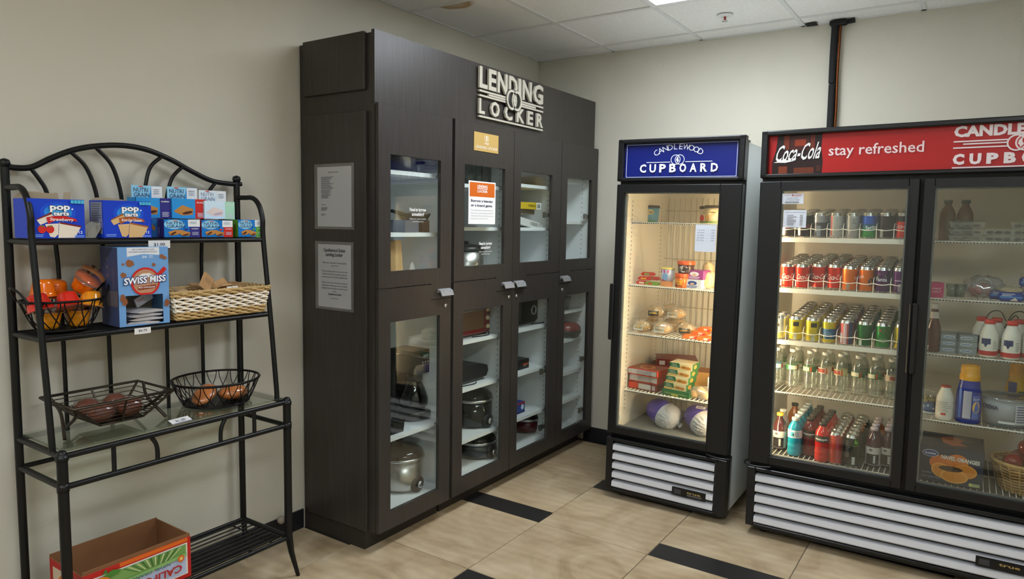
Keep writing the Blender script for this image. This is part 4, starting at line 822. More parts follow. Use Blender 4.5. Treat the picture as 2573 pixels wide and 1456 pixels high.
t = thing('glass_pitcher', 'clear faceted plastic pitcher at the back of the locker', 'pitcher', fr((.16,LY(1045,660,.16)+.02,1.2712),PI/2)); MB().lathe([(0,0),(.05,0),(.055,.01),(.06,.15),(.057,.15),(.052,.012),(0,.01)], n=10, smooth=False).obj('jug', clear('pitcher', (228,232,232), 1.6), t); MB().tube(curve([(.06,0,.13),(.095,0,.12),(.09,0,.05),(.057,0,.035)],12), .006, 6).obj('handle', clear('pitcher', (228,232,232), 1.6), t)
# second column
for i, px in enumerate((1177,1202,1222)):
    y = LY(px,430,.36); MB().lathe([(0,0),(.026,0),(.03,.004),(.033,.13),(.0315,.13),(.0285,.008),(0,.007)], n=20).obj('drinking_glass', clear('drinking_glass', (226,234,232), 2.2), None, fr((.36,y,shz(1,4)),PI/2), label='clear drinking glass standing on the top locker shelf over the poster', cat='glass', group='drinking glasses in the locker')
for i in range(4): q = MB(); q.tube([(-.05,0,.004),(.03,0,.006)], .003, 6); q.lathe([(0,0),(.014,.003),(.016,.006),(0,.007)], c=(.045,0,0), n=12, sx=1.4); q.obj('spoon', M_steel, None, fr((.36-.03*i,-1.3+.012*i,shz(1,3)),PI/2+.2*i-.3), label='steel spoon lying on the locker shelf behind the poster', cat='spoon', group='spoons in the locker')
y = LY(1185,640,.36); t = thing('rice_cooker', 'steel rice cooker with black lid on the fixed locker shelf', 'rice cooker', fr((.34,y-.03,1.2712),PI/2)); MB().lathe([(0,0),(.1,0),(.104,.01),(.104,.135),(0,.135)], n=30).obj('body', M_steel, t); MB().lathe([(.108,.135),(.108,.15),(.09,.165),(.03,.172),(0,.173)], n=30).obj('lid', M_blk, t); MB().lathe([(0,.172),(.016,.173),(.02,.185),(0,.19)], n=12).obj('lid_knob', M_blk, t)
# toaster oven
y = LY(1229,800,.40)-.15; t = thing('toaster_oven', 'red toaster oven with glass door on the locker shelf', 'toaster oven', fr((.29,y-.02,shz(1,2)),PI/2)); q = MB(); q.rbox(-.17,-.12,.012,.17,.13,.175,b=.008); q.obj('body', M_red, t)
box('door_glass', mat('oven_glass', (120,92,70), .15, .2), (-.15,-.1235,.04,.1,-.1212,.15), t); q = MB(); q.tube([(-.14,-.135,.155),(.09,-.135,.155)], .005); q.obj('door_handle', M_chrome, t)
for z in (.05,.1,.148): q = MB(); q.X = fr((.135,-.12,z),0,None,PI/2); q.lathe([(0,0),(.015,0),(.012,.014),(0,.014)], n=14); q.obj('knob', mat('cream_knob', (214,200,160), .4), t)
for xx in (-.15,.15): MB().lathe([(0,0),(.012,0),(.012,.013),(0,.013)], n=10).obj('foot', M_blk, t, fr((xx,-.09,0)))
MB().tube(curve([(-.02,-.13,.003),(.06,-.15,.003),(.12,-.145,.003),(.14,-.12,.02),(.15,-.05,.03)],20), .0035, 6).obj('power_cord', M_cord, t)
y = LY(1210,915,.36)-.115; t = thing('electric_griddle', 'black contact grill with sloping lid on the locker shelf', 'grill', fr((.28,y-.035,shz(1,1)),PI/2)); q = MB(); q.prism([(-.15,.02),(.13,.02),(.15,.05),(.14,.085),(.07,.105),(-.15,.115)],-.13,.13,'y'); q.obj('lid', M_blk, t); q = MB(); q.rbox(-.14,-.11,.0,.08,.11,.022,b=.006); q.obj('base', M_blkg, t); MB().tube(curve([(-.12,-.14,.003),(-.02,-.155,.003),(.02,-.14,.003)],10), .0035, 6).obj('power_cord', M_cord, t)
# third column
carton('amber_storage_box', fr((.31,LY(1340,450,.31)-.02,shz(2,4)),PI/2), .22, .2, .06, (204,164,58), 'amber plastic box on the top shelf of the games column')
y = LY(1346,565,.40); o = carton('puzzle_box', fr((.36,y-.135,shz(2,3)),PI/2,None,0,.16), .27, .18, .045, (226,226,224), 'white puzzle box numbered 1000, tipped on its shelf', draw=lambda a,w,h:(a.text('1000',w*.62,h*.3,h*.5,(40,40,44),bold=.01,w=w*.3),a.lines(w*.8,h*.7,w*.95,4,h*.13,h*.05,(150,150,155),2)))
o = carton('yellow_game_box', fr((.36,y-.16,shz(2,3)+.112),PI/2), .28, .18, .042, (224,190,40), 'yellow game box with a white bar code end, resting above the white box', draw=lambda a,w,h:(a.rect(w*.8,0,w,h,(232,232,228)),[a.rect(w*(.84+.018*i),h*.2,w*(.85+.018*i),h*.8,(40,40,44)) for i in range(6)],a.text('DOMINOES',w*.62,h*.35,h*.35,(70,60,30),w=w*.3)))
carton('game_carton', fr((.34,y-.15,shz(2,3)+.079),PI/2), .2, .16, .032, (150,140,130), 'plain game carton between the yellow and the white game box')
y = LY(1353,780,.38)-.085; t = thing('toaster', 'black toaster with chrome ring dial and cord on the locker shelf', 'toaster', fr((.3,y-.03,shz(2,2)),PI/2)); MB().rbox(-.115,-.085,.006,.115,.085,.17,b=.02).obj('body', M_blk, t)
q = MB(); q.X = fr((.045,-.085,.09),0,None,PI/2); q.lathe([(.022,0),(.032,0),(.032,.006),(.022,.006),(.022,0)], n=24); q.obj('dial_ring', M_chrome, t); MB().tube(curve([(.0,-.1,.003),(.08,-.12,.003),(.15,-.11,.003),(.17,-.06,.003)],16), .004, 6).obj('power_cord', M_cord, t)
carton('small_black_box', fr((.36,LY(1326,905,.40)-.06,shz(2,1)),PI/2), .12, .1, .062, (30,26,28), 'small black box with an orange stripe on the locker shelf', draw=lambda a,w,h:(a.rect(w*.4,h*.42,w*.95,h*.56,(206,84,40)),a.rect(w*.45,h*.28,w*.8,h*.36,(160,150,150))))
carton('small_blue_box', fr((.36,LY(1317,1015,.40)-.05,shz(2,0)),PI/2), .1, .09, .07, (40,70,150), 'small blue and red box on the lowest locker shelf', draw=lambda a,w,h:(a.ell(w*.72,h*.55,w*.16,h*.25,(210,225,240)),a.rect(0,h*.82,w,h,(170,40,50)),a.rect(0,0,w,h*.15,(30,40,90))))
# fourth column
t = thing('waffle_iron', 'red and black waffle iron on the shelf by the corner', 'waffle iron', fr((.385,-.19,shz(3,2)),PI/2)); q = MB(); q.lathe([(0,.0),(.8,.0),(1,.03),(1,.05),(0,.05)], n=26, sx=.1, sy=.11); q.obj('base', M_blk, t); q = MB(); q.lathe([(1,.052),(.98,.075),(.75,.1),(0,.108)], n=26, sx=.1, sy=.11); q.obj('lid', M_red, t); MB().tube([(.08,-.02,.055),(.15,-.03,.06)], .011).obj('handle', M_blk, t)
t = thing('blender_jar', 'small dark clear mixing jar on the shelf above the waffle iron', 'jar', fr((.40,-.24,shz(3,3)),PI/2)); MB().lathe([(0,0),(.035,0),(.045,.08),(.043,.08),(.033,.006),(0,.006)], n=16).obj('jar', clear('pitcher', (228,232,232), 1.6), t); MB().lathe([(.046,.08),(.046,.092),(0,.095)], n=16).obj('lid', M_blk, t)
# ================================================================== glass-door coolers
M_fblk = mat('cooler_black', (20,21,23), .32, bump=(220,.04)); M_fwht = mat('cooler_white', (230,234,232), .4); M_slat = mat('louver_white', (214,216,222), .35)
M_liner = mat('cooler_liner', (232,226,214), .5); M_cwire = mat('shelf_wire_white', (226,222,212), .4); M_gask = mat('door_gasket', (96,100,102), .5)
M_cg = clear('cooler_glass', (247,251,249), 1.15)
M_tube = glow('lamp_tube', (255,224,180), TUBE)
FS = fr((1.0647,-.8931,0), .02, None, 0, .0098); FD = fr((1.868,-.9045,0), .015, None, 0, -.0068)
SC.cycles.transparent_max_bounces = 32
def cooler(name, label, F, LL, Wd, doors, tubes, Dp=.74):
    t = thing(name, label, 'refrigerator', F); HT = 2.0312
    q = MB(); q.rbox(0,.07,.06,.004,Dp,2.0,b=.001); q.obj('outer_side', M_fwht, t); q = MB(); q.rbox(Wd-.004,.07,.06,Wd,Dp,2.0,b=.001); q.obj('outer_side', M_fwht, t)
    box('back_skin', M_fwht, (.004,Dp-.004,.06,Wd-.004,Dp,2.0), t); box('roof', M_fwht, (.004,.07,1.99,Wd-.004,Dp-.004,2.0), t)
    q = MB(); q.box(.0045,.07,.36,.04,Dp-.045,1.985); q.box(Wd-.04,.07,.36,Wd-.0045,Dp-.045,1.985); q.box(.0045,Dp-.045,.36,Wd-.0045,Dp-.0045,1.985); q.box(.04,.07,1.77,Wd-.04,Dp-.045,1.985); q.box(.04,.07,.36,Wd-.04,Dp-.045,.392); q.obj('liner', M_liner, t)
    # black face frame, header and its sign
    q = MB(); q.box(0,.052,1.76,Wd,.07,2.0); q.box(0,.052,.355,Wd,.07,.4); q.box(0,.052,.4,.035,.07,1.76); q.box(Wd-.035,.052,.4,Wd,.07,1.76)
    if len(doors) > 1: m = Wd/2; q.box(m-.035,.052,.4,m+.035,.1,1.76)
    q.obj('face_frame', M_fblk, t)
    q = MB(); hz0, hz1 = 1.805, HT
    q.rbox(0,.0,hz1-.024,Wd,.055,hz1,b=.006); q.rbox(0,0,hz0,Wd,.055,hz0+.018,b=.004); q.rbox(0,0,hz0,.03,.055,hz1,b=.004); q.rbox(Wd-.03,0,hz0,Wd,.055,hz1,b=.004); q.box(.01,.03,hz0+.01,Wd-.01,.06,hz1-.01); q.box(Wd-.028,.05,hz0,Wd-.001,.1,hz1-.02); q.box(.001,.05,hz0,.028,.1,hz1-.02); q.obj('header_frame', M_fblk, t)
    for x in (.015,Wd-.015):
        for z in (1.86,1.97): MB().tube([(x,.001,z),(x,-.001,z)], .0032, 8).obj('screw', mat('header_screw', (70,70,72), .4, .6), t)
    # doors
    for i,(x0,x1,g0,g1,hs) in enumerate(doors):
        z0, z1, gz0, gz1 = .382, 1.788, .424, 1.745; q = MB()
        q.rbox(x0,.0,z0,g0,.05,z1,b=.004); q.rbox(g1,0,z0,x1,.05,z1,b=.004); q.rbox(g0-.004,0,gz1,g1+.004,.05,z1,b=.004); q.rbox(g0-.004,0,z0,g1+.004,.05,gz0,b=.004)
        d = q.obj('door', M_fblk, t)
        q = MB()
        for b in ((g0-.008,-.002,gz0-.008,g0,.002,gz1+.008),(g1,-.002,gz0-.008,g1+.008,.002,gz1+.008),(g0,-.002,gz1,g1,.002,gz1+.008),(g0,-.002,gz0-.008,g1,.002,gz0)): q.box(*b)
        q.obj('glazing_bead', M_fblk, d)
        box('glass_pane', M_cg, (g0-.002,.012,gz0-.002,g1+.002,.017,gz1+.002), d)
        q = MB(); [q.box(*b) for b in ((g0,.018,gz0,g0+.007,.036,gz1),(g1-.007,.018,gz0,g1,.036,gz1),(g0,.018,gz0,g1,.036,gz0+.006),(g0,.018,gz1-.006,g1,.036,gz1))]; q.obj('glass_spacer', M_gask, d)
        hx = x0 if hs == 'l' else x1; s = -1 if hs == 'l' else 1
        q = MB(); q.rbox(hx-.014 if s < 0 else hx-.012,-.016,.92,hx+.012 if s < 0 else hx+.0005,-.0005,1.238,b=.005); q.obj('door_handle', M_fblk, d)
        ex = x1 if hs == 'l' else x0; sg = 1 if hs == 'l' else -1
        MB().tube(curve([(ex-sg*.11,.0,.372),(ex-sg*.05,-.014,.368),(ex+sg*.012,-.006,.37),(ex+sg*.016,.02,.378),(ex+sg*.002,.035,.378)],14), .0045, 6).obj('hinge_bracket', M_fblk, t)
    # grille
    q = MB(); q.rbox(0,.0,.05,.038,.07,.356,b=.003); q.rbox(Wd-.062 if len(doors) == 1 else Wd-.038,0,.05,Wd,.07,.356,b=.003); q.rbox(.038,0,.338,Wd-.038,.07,.356,b=.003); q.rbox(.038,0,.05,Wd-.038,.07,.064,b=.003); q.box(.038,.05,.058,Wd-.038,.07,.338); q.box(Wd-.05,.05,.04,Wd,.1,.36); q.box(0,.05,.04,.05,.1,.36); q.obj('grille_frame', M_fblk, t)
    xr = Wd-.062 if len(doors) == 1 else Wd-.038
    for k in range(5):
        z = .067+.0537*k; q = MB(); q.prism([(-.001,z+.008),(.004,z+.002),(.03,z+.012),(.044,z+.03),(.04,z+.038),(.012,z+.036),(.003,z+.032)][::-1], .04, xr-.002, 'x'); q.obj('louver', M_slat, t)
    q = MB(); q.box(.03,.05,.02,Wd-.03,Dp-.03,.06); q.obj('underframe', M_fblk, t)
    for x in (.07,Wd-.07):
        for y in (.1,Dp-.1): zf = x*math.tan(LL); MB().lathe([(0,zf+.0),(.022,zf),(.022,.01),(.012,.02),(.012,.03),(0,.03)], n=12).obj('foot', M_fblk, t, fr((x,y,0)))
    for x, tl in tubes:
        MB().tube([(x,.088,.47),(x,.088,1.7)], .0125, 10).obj('lamp_tube', M_tube, t); q = MB(); q.box(x-.016,.075,.44,x+.016,.101,.47); q.box(x-.016,.075,1.7,x+.016,.101,1.73); q.obj('lamp_sockets', M_fwht, t)
    return t
def wire_shelf(par, x0, x1, z, y0=.115, y1=.665, band=0, pitch=.0235, slots=False, nm='wire_shelf'):
    q = MB(); n = int((x1-x0)/pitch)
    for y in (y0,y1): q.tube([(x0,y,z-.004),(x1,y,z-.004)], .004, 6)
    q.tube([(x0,y0+.02,z-.007),(x1,y0+.02,z-.007)], .0035, 6); q.tube([(x0,(y0+y1)/2,z-.006),(x1,(y0+y1)/2,z-.006)], .0035, 6)
    q.tube([(x0,y0,z-.004),(x0,y1,z-.004)], .0035, 6); q.tube([(x1,y0,z-.004),(x1,y1,z-.004)], .0035, 6)
    for i in range(n+1): x = x0+(x1-x0)*i/n; q.box(x-.0019,y0-.003,z-.0034,x+.0019,y1,z)
    if band: q.box(x0,y0-.008,z-band,x1,y0-.005,z+.003)
    o = q.obj(nm, M_cwire, par)
    if slots:
        q = MB(); k = x0+.008
        while k < x1-.01: q.box(k,y0-.0087,z-.009,k+.0075,y0-.0079,z-.004); k += .0125
        q.obj('edge_slots', M_hole, o, kind='stuff')
    return o
# -------- single door freezer
fz = cooler('glass_door_freezer', 'single glass door freezer with navy blue lettered header', FS, .0098, .686, [(.0015,.6845,.045,.571,'l')], [(.027,0),(.63,0)])
SZ = [1.585,1.228,.95,.618]
for z in SZ: wire_shelf(fz, .047, .639, z, slots=True)
q = MB()
for i in range(17): x = .06+i*.0355; q.box(x-.0016,.668,.42,x+.0016,.671,1.74)
for z in (.56,.86,1.06,1.36,1.66): q.box(.045,.664,z-.002,.641,.668,z+.002)
q.obj('back_grille', mat('grille_tan', (170,156,132), .5), fz)
q = MB(); z = .5
while z < 1.72:
    for y in (.14,.6): q.box(.0398,y-.0025,z-.005,.0406,y+.0025,z+.005)
    z += .025
q.obj('pilaster_slots', M_hole, fz, kind='stuff'); box('floor_sheet', mat('floor_sheet', (120,120,116), .5), (.045,.08,.393,.64,.66,.4), fz)
NV = (2,24,112); WH = (222,228,240)
a = Art((.036,.0295,1.8275)); w, h = .61, .176; a.rect(-.004,-.004,w+.0,h+.004,NV); t_ = .0022
for b in ((.004,.0,w-.004,t_),(.004,h-t_,w-.004,h),(.004,0,.004+t_,h),(w-.004-t_,0,w-.004,h)): a.rect(*b,WH)
cx, cy, R = w*.485, h*.16, .165
for i, ch in enumerate('CANDLEWOOD'):
    th = (i-4.5)*.168; a.text(ch, cx+R*math.sin(th), cy+R*.62*math.cos(th)+.014, .03, WH, rot=-th*.78, w={'L':.018,'E':.019,'W':.036,'O':.031,'C':.027}.get(ch,.028))
a.emblem(cx,h*.515,.0265,WH,NV,.0035)
a.rect(w*.2,h*.435,w*.42,h*.455,WH); a.rect(w*.555,h*.435,w*.79,h*.455,WH)
for i, ch in enumerate('CUPBOARD'): a.text(ch, w*(.17+.0915*i), h*.15, h*.235, WH, bold=.035, w=.037)
a.obj('header_sign', fz)
q = MB(); q.box(.4,-.003,.113,.585,.004,.155); pl = q.obj('nameplate', mat('plate_black', (18,18,20), .3), fz)
a = Art((.4,-.003,.113)); a.rect(.012,.008,.05,.034,(60,62,66)); a.text('true',.12,.02,.013,(176,150,90),bold=.02,w=.075); a.lines(.085,.016,.165,2,.006,.003,(120,120,124),3,.05); a.obj('lettering', pl)
def paper(F, px0, py0, px1, py1, label, draw, c=(214,220,230), cat='notice', ydoor=.0112):
    A = fat(F,px0,py1,y=ydoor); B = fat(F,px1,py0,y=ydoor); w, h = B.x-A.x, B.z-A.z
    o = MB().box(-w/2,-.0006,0,w/2,0,h).obj('paper_notice', paint(c,.6), None, F @ Matrix.Translation(((A.x+B.x)/2,ydoor,A.z)), label=label, cat=cat)
    a = Art((-w/2,-.0006,0)); draw(a,w,h); a.obj('lettering', o)
def pl1(a,w,h):
    for i,(s,p) in enumerate((('Top Shelf','4.00'),('2nd Shelf','1.00'),('3rd Shelf','2.00'),('4th Shelf','3.00'),('Pot Pies','4.00'))): a.text(s,w*.08,h*(.78-.095*i),h*.045,(96,104,120),'l',w=w*.36); a.text(p,w*.92,h*(.78-.095*i),h*.045,(96,104,120),'r',w=w*.16); a.rect(w*.48,h*(.78-.095*i),w*.72,h*(.785-.095*i),(150,156,168))
paper(FS,1745,566,1801,632,'white price list hanging on the freezer door glass',pl1)
# -------- double door cooler
WD = 1.375
cl = cooler('double_door_cooler', 'double glass door drinks cooler with red illustrated header', FD, -.0068, WD, [(.0015,.681,.101,.637,'r'),(.694,1.3735,.739,1.275,'l')], [(.052,0)])
M_rd = (178,22,20); a = Art((.028,.0295,1.822)); w, h = 1.319, .19; a.rect(-.003,-.002,w,h+.002,M_rd)
# printed bottle: dark glass with amber lights
DK = (34,12,10); bx = .02; bw = .225
a.poly([(bx,-.001),(bx+bw,-.001),(bx+bw+.003,h*.3),(bx+bw-.006,h*.62),(bx+bw-.004,h),(bx+.022,h),(bx+.014,h*.6),(bx-.002,h*.3)],DK)
for (x0,y0,x1,y1,c) in ((.05,.62,.075,.97,(120,44,18)),(.08,.60,.165,.95,(70,24,14)),(.1,.7,.15,.86,(150,52,20)),(.17,.58,.19,.96,(110,38,16)),(.03,.02,.07,.2,(120,52,24)),(.1,.01,.19,.16,(104,44,20)),(.2,.05,.22,.2,(70,30,18))): a.rect(bx+x0,h*y0,bx+x1,h*y1,c)
a.text('Coca-Cola',bx+bw*.5,h*.335,h*.4,(24,8,8),bold=.02,w=bw*.9,rot=.06,sh=.32); a.text('Coca-Cola',bx+bw*.49,h*.35,h*.4,(236,234,234),bold=.012,w=bw*.9,rot=.06,sh=.32)
a.poly([(bx+.005,h*.3),(bx+.05,h*.37),(bx+.1,h*.33),(bx+.06,h*.29),(bx+.03,h*.3)],(236,234,234))
a.text('stay refreshed',w*.352,h*.43,h*.25,(240,214,216),bold=.01,w=.385)
x0 = .765; HW = (238,226,228)
a.text('CANDLEWOOD',x0,h*.73,h*.22,HW,'l',bold=.05,w=.47)
for i, ch in enumerate('CUPBOARD'): a.text(ch,x0+.022+.06*i,h*.12,h*.21,HW,bold=.06,w=.042)
for y,e in ((.6,0),(.54,.035),(.46,0)): a.rect(x0+e,h*y,x0+.47-e,h*(y+.03),HW)
a.rect(x0,h*.02,x0+.47,h*.05,HW); a.emblem(x0+.235,h*.54,.034,HW,M_rd,.006); a.obj('header_sign', cl)
q = MB(); q.box(.98,-.003,.113,1.165,.004,.155); pl = q.obj('nameplate', mat('plate_black', (18,18,20), .3), cl); a = Art((.98,-.003,.113)); a.rect(.012,.008,.05,.034,(60,62,66)); a.text('true',.12,.02,.013,(176,150,90),bold=.02,w=.075); a.obj('lettering', pl)
box('floor_sheet', mat('floor_sheet_dark', (84,82,78), .6), (.041,.08,.3925,1.334,.69,.394), cl)  # dark sheet added over the liner floor so gaps between wires look dark
LS = [1.515,1.262,1.0,.735,.404]; RS = [1.514,1.256,1.004,.7,.404]
for i, z in enumerate(LS): wire_shelf(cl, .045, .672, z, y0=.118, band=.02 if i < 3 else 0, slots=i == 3, nm='wire_shelf')
for i, z in enumerate(RS): wire_shelf(cl, .706, 1.33, z, y0=.112, slots=True)
q = MB(); z = .45
while z < 1.74:
    for x in (.0398,1.3348): q.box(x,.14,z-.005,x+.0008,.145,z+.005)
    q.box(.7,.106,z-.005,.705,.107,z+.005); z += .025
q.obj('pilaster_slots', M_hole, cl, kind='stuff')
def beverage_notice(a,w,h):
    a.text('Coca-Cola',w*.28,h*.78,h*.1,(196,40,40),w=w*.3,sh=.3); a.rect(w*.47,h*.72,w*.52,h*.92,(170,30,30)); a.lines(w*.56,h*.9,w*.95,3,h*.08,h*.03,(190,120,120),1,.2); a.text('For Sales, Service',w*.5,h*.52,h*.09,(70,70,76),bold=.01,w=w*.52); a.text('and Equipment Repair',w*.5,h*.35,h*.09,(70,70,76),bold=.01,w=w*.66); a.lines(w*.14,h*.24,w*.86,2,h*.1,h*.045,(110,110,116),2,.1)
def list_notice(a,w,h):
    a.text('Candlewood Cupboard Beverages',w*.5,h*.84,h*.07,(110,110,118),w=w*.86)
    for i in range(7): a.lines(w*.16,h*(.72-.09*i),w*.6,1,.01,h*.04,(140,140,148),i,.4); a.lines(w*.72,h*(.72-.09*i),w*.86,1,.01,h*.04,(140,140,148),i,.1)
paper(FD,1965,486,2020,513,'small white service sticker with red script on the cooler door glass',beverage_notice); paper(FD,1967,528,2027,572,'white drinks price list on the cooler door glass',list_notice)
# -------- cans
M_alu = mat('aluminium', (206,206,204), .25, 1)
CANP = {}
def can(kind, M, label, group, bands, prints=None, h=.122, r=.033, detail=True):
    """bands: [(top fraction, colour)] from the bottom"""
    if kind not in CANP:
        zs = [0,.006]+[.006+(h-.024)*b[0] for b in bands]; q = MB(); cols = [mat('can_%d_%d_%d'%b[1], b[1], .3, .55) for b in bands]
        prof = [(0,.0015),(r*.7,.0),(r*.82,.002),(r,.008)]+[(r,z) for z in zs[2:]]+[(r*.98,h-.014),(r*.84,h-.004),(r*.82,h-.0012)]
        n = len(cols); sl_ = [n,n,n]+list(range(n))+[n-1,n,n]
        q.lathe(prof, n=20, slots=sl_); o = q.obj('soda_can', cols+[M_alu], None, M)
        q = MB(); q.lathe([(r*.82,h-.0012),(r*.84,h),(r*.76,h),(r*.74,h-.004),(0,h-.004)], n=20); q.X = fr((.004,0,h-.0035)); q.lathe([(0,0),(.01,0),(.01,.0012),(0,.0014)], n=8, sx=1.3, sy=.7); q.obj('lid', M_alu, o)
        if prints: a = Art((0,0,0), cyl=r, eps=1.5e-4); prints(a,h); a.obj('can_print', o)
        CANP[kind] = o
    else: o = copy_tree(CANP[kind], None, M)
    return tag(o, label, 'can', group)
def script(s, c, y=.45, w=.075, hh=.02, rot=.0):
    return lambda a,h: a.text(s,0.004,h*y,hh,c,bold=.01,w=w,sh=.35)
def bar(a,x,h,c=(226,226,222)): a.rect(x,h*.1,x+.014,h*.34,c)
RED, ORG, PUR = (206,38,16), (222,112,26), (78,24,92)
KIND = {
 'zero':  ('black cola can with red script', [(1,(32,20,22))], lambda a,h:(a.text('Coca-Cola',.01,h*.4,.018,(190,40,36),w=.07,sh=.35),a.rect(-.03,h*.1,-.014,h*.4,(206,196,186)))),
 'darkgrey': ('dark steel-grey soda can', [(.72,(70,72,84)),(1,(150,150,160))], lambda a,h:a.rect(-.004,h*.08,.014,h*.5,(120,132,150))),
 'silver': ('silver diet cola can', [(1,(186,188,190))], lambda a,h:(a.rect(-.03,h*.1,-.022,h*.9,(190,60,60)),a.lines(.008,h*.5,.026,5,.006,.002,(120,120,130),1))),
 'silver2': ('plain silver soda can', [(1,(170,170,172))], lambda a,h:a.lines(.0,h*.75,.02,4,.006,.002,(100,100,108),1)),
 'sprite': ('green can shading to blue with white lettering', [(.3,(34,142,64)),(.5,(22,120,92)),(.66,(20,90,130)),(1,(26,84,190))], lambda a,h:a.text('Sprite',.006,h*.38,.018,(226,236,240),bold=.02,w=.05,rot=.1)),
 'black': ('black soda can with pale bar panel', [(1,(44,40,40))], lambda a,h:a.rect(-.02,h*.08,-.006,h*.38,(170,166,156))),
 'cherry': ('red cola can with black shoulder', [(.78,(214,44,26)),(1,(46,34,34))], lambda a,h:a.text('Coca-Cola',.0,h*.42,.022,(240,232,228),w=.07,sh=.35)),
 'coke': ('red cola can with white script', [(1,RED)], lambda a,h:(a.text('Coca-Cola',.006,h*.4,.026,(240,226,214),bold=.012,w=.078,sh=.35),bar(a,-.048,h))),
 'orange': ('orange soda can', [(1,ORG)], lambda a,h:(bar(a,-.012,h,(150,140,130)),a.text('Sunkist',.04,h*.5,.014,(240,236,230),w=.03,rot=.2))),
 'orange2': ('orange soda can with slanted blue lettering', [(1,ORG)], lambda a,h:(a.poly([(-.03,h*.5),(.0,h*.62),(.0,h*.75),(-.03,h*.68)],(60,70,90)),a.text('Sunkist',-.014,h*.56,.014,(238,236,230),w=.03,rot=.3),a.ell(.03,h*.4,.012,.02,(60,60,70)))),
 'grape': ('purple grape soda can with green leaf', [(1,PUR)], lambda a,h:(a.ell(.0,h*.62,.022,.016,(74,150,50)),a.text('Fanta',.0,h*.46,.02,(52,40,70),bold=.04,w=.056),a.text('Fanta',.0,h*.47,.018,(226,220,232),bold=.01,w=.05),a.poly([(-.02,h*.25),(.0,h*.31),(.02,h*.22)],(190,170,200)))),
 'grape2': ('purple grape soda can with grey panel', [(1,(88,34,100))], lambda a,h:(a.rect(-.006,h*.1,.014,h*.4,(150,140,160)),a.rect(-.02,h*.5,.02,h*.53,(200,180,210)))),
 'white': ('white and yellow lemonade can', [(.35,(226,214,120)),(1,(214,212,206))], lambda a,h:(a.rect(-.03,h*.55,.0,h*.68,(60,56,50)),a.ell(-.012,h*.3,.016,.018,(222,206,40)))),
 'yellow': ('yellow lemonade can with black label', [(1,(214,196,44))], lambda a,h:(a.rect(-.006,h*.62,.022,h*.8,(44,40,34)),a.rect(-.004,h*.05,.012,h*.3,(200,200,180)),a.lines(-.03,h*.5,.02,6,.007,.002,(120,110,30),2))),
 'yelblue': ('yellow and blue iced tea can', [(.18,(206,186,50)),(.7,(36,92,140)),(1,(208,190,50))], lambda a,h:(a.ell(.0,h*.3,.022,.014,(206,190,60)),a.lines(-.02,h*.6,.02,4,.008,.002,(160,190,210),2))),
 'pink': ('pink and blue berry lemonade can', [(1,(196,92,92))], lambda a,h:(a.rect(.012,h*.06,.036,h*.94,(52,62,96)),a.rect(-.012,h*.06,.004,h*.9,(206,176,180)),a.rect(-.028,h*.1,-.016,h*.5,(220,214,214)))),
 'ginger': ('dark green ginger ale can', [(1,(26,104,46))], lambda a,h:(a.rect(-.018,h*.06,-.004,h*.28,(206,206,196)),a.lines(.006,h*.6,.03,4,.008,.0025,(16,60,30),3))),
 'ginger2': ('bright green ginger ale can with pale lettering', [(1,(38,128,58))], lambda a,h:(a.text('GINGER',.004,h*.36,.007,(170,200,160),w=.034),a.text('ALE',.004,h*.24,.007,(170,200,160),w=.02),a.ell(.0,h*.72,.016,.008,(150,60,50)))),
 'xx': ('yellow energy can with black stripes', [(1,(214,190,40))], lambda a,h:[a.poly([(-.02,h*y),(.012,h*(y+.14)),(.012,h*(y+.2)),(-.02,h*(y+.06))],(40,36,24)) for y in (.1,.34,.58)]),
}
ORD = ('front','second','third','fourth','fifth','sixth','seventh','eighth'); rc = random.Random(3); SLOPE = .085      # the can shelves feed forward by gravity
def lanes(z, px, py, kinds, depth, shelf_nm, y0=.152):
    """px: divider pixels; lanes lie between dividers at the shelf front"""
    xs = [fat(FD,p,py,y=.118).x for p in px]; st = sum(xs[i+1]-xs[i] for i in range(len(xs)-1))/(len(xs)-1); xs = [xs[0]-st]+xs+[xs[-1]+st]
    for i, k in enumerate(kinds):
        x = (xs[i]+xs[i+1])/2; desc, bands, pr = KIND[k]; n = depth[i] if isinstance(depth,(list,tuple)) else depth
        nth = ('wall-side lane','second lane','third lane','fourth lane','fifth lane','sixth lane','seventh lane','post-side lane')[i]
        g0 = .0
        for j in range(n):
            y = y0+j*.0672+(.035 if k == 'coke' and i in (2,3) else 0)
            lb = f'{desc}, {ORD[j]} in {nth}, {shelf_nm} can shelf'
            can(k, FD @ Matrix.Translation((0,.118,z)) @ Matrix.Rotation(SLOPE,4,'X') @ Matrix.Translation((x+rc.uniform(-.001,.001),y-.118,0)) @ Matrix.Rotation(rc.uniform(-.25,.25),4,'Z'), lb, f'cans on the {shelf_nm} can shelf', bands, pr)
    # lane dividers and the scalloped front wire
    sh = [c for c in cl.children if c.name.startswith('wire_shelf') and abs(max(v.co.z for v in c.data.vertices)-z-.003) < .004]; par = sh[0] if sh else cl
    for x in xs[1:-1]: q = MB(); q.tube([(x,.113,z-.004),(x,.113,z+.052),(x,.135,z+.07),(x,.64,z+.075),(x,.655,z+.0)], .0018, 6); q.obj('lane_divider', M_cwire, par)
    q = MB(); pts = []
    for a_, b_ in zip(xs[:-1], xs[1:]):
        for k in range(6): u = k/6; pts.append((max(.047,min(.668,a_+(b_-a_)*u)),.113-.009*math.sin(u*PI),z+.047-.005*math.sin(u*PI)))
    q.tube(pts, .0021, 6); q.obj('front_rail', M_cwire, par); par.matrix_basis = Matrix.Translation((0,.118,z)) @ Matrix.Rotation(SLOPE,4,'X') @ Matrix.Translation((0,-.118,-z))
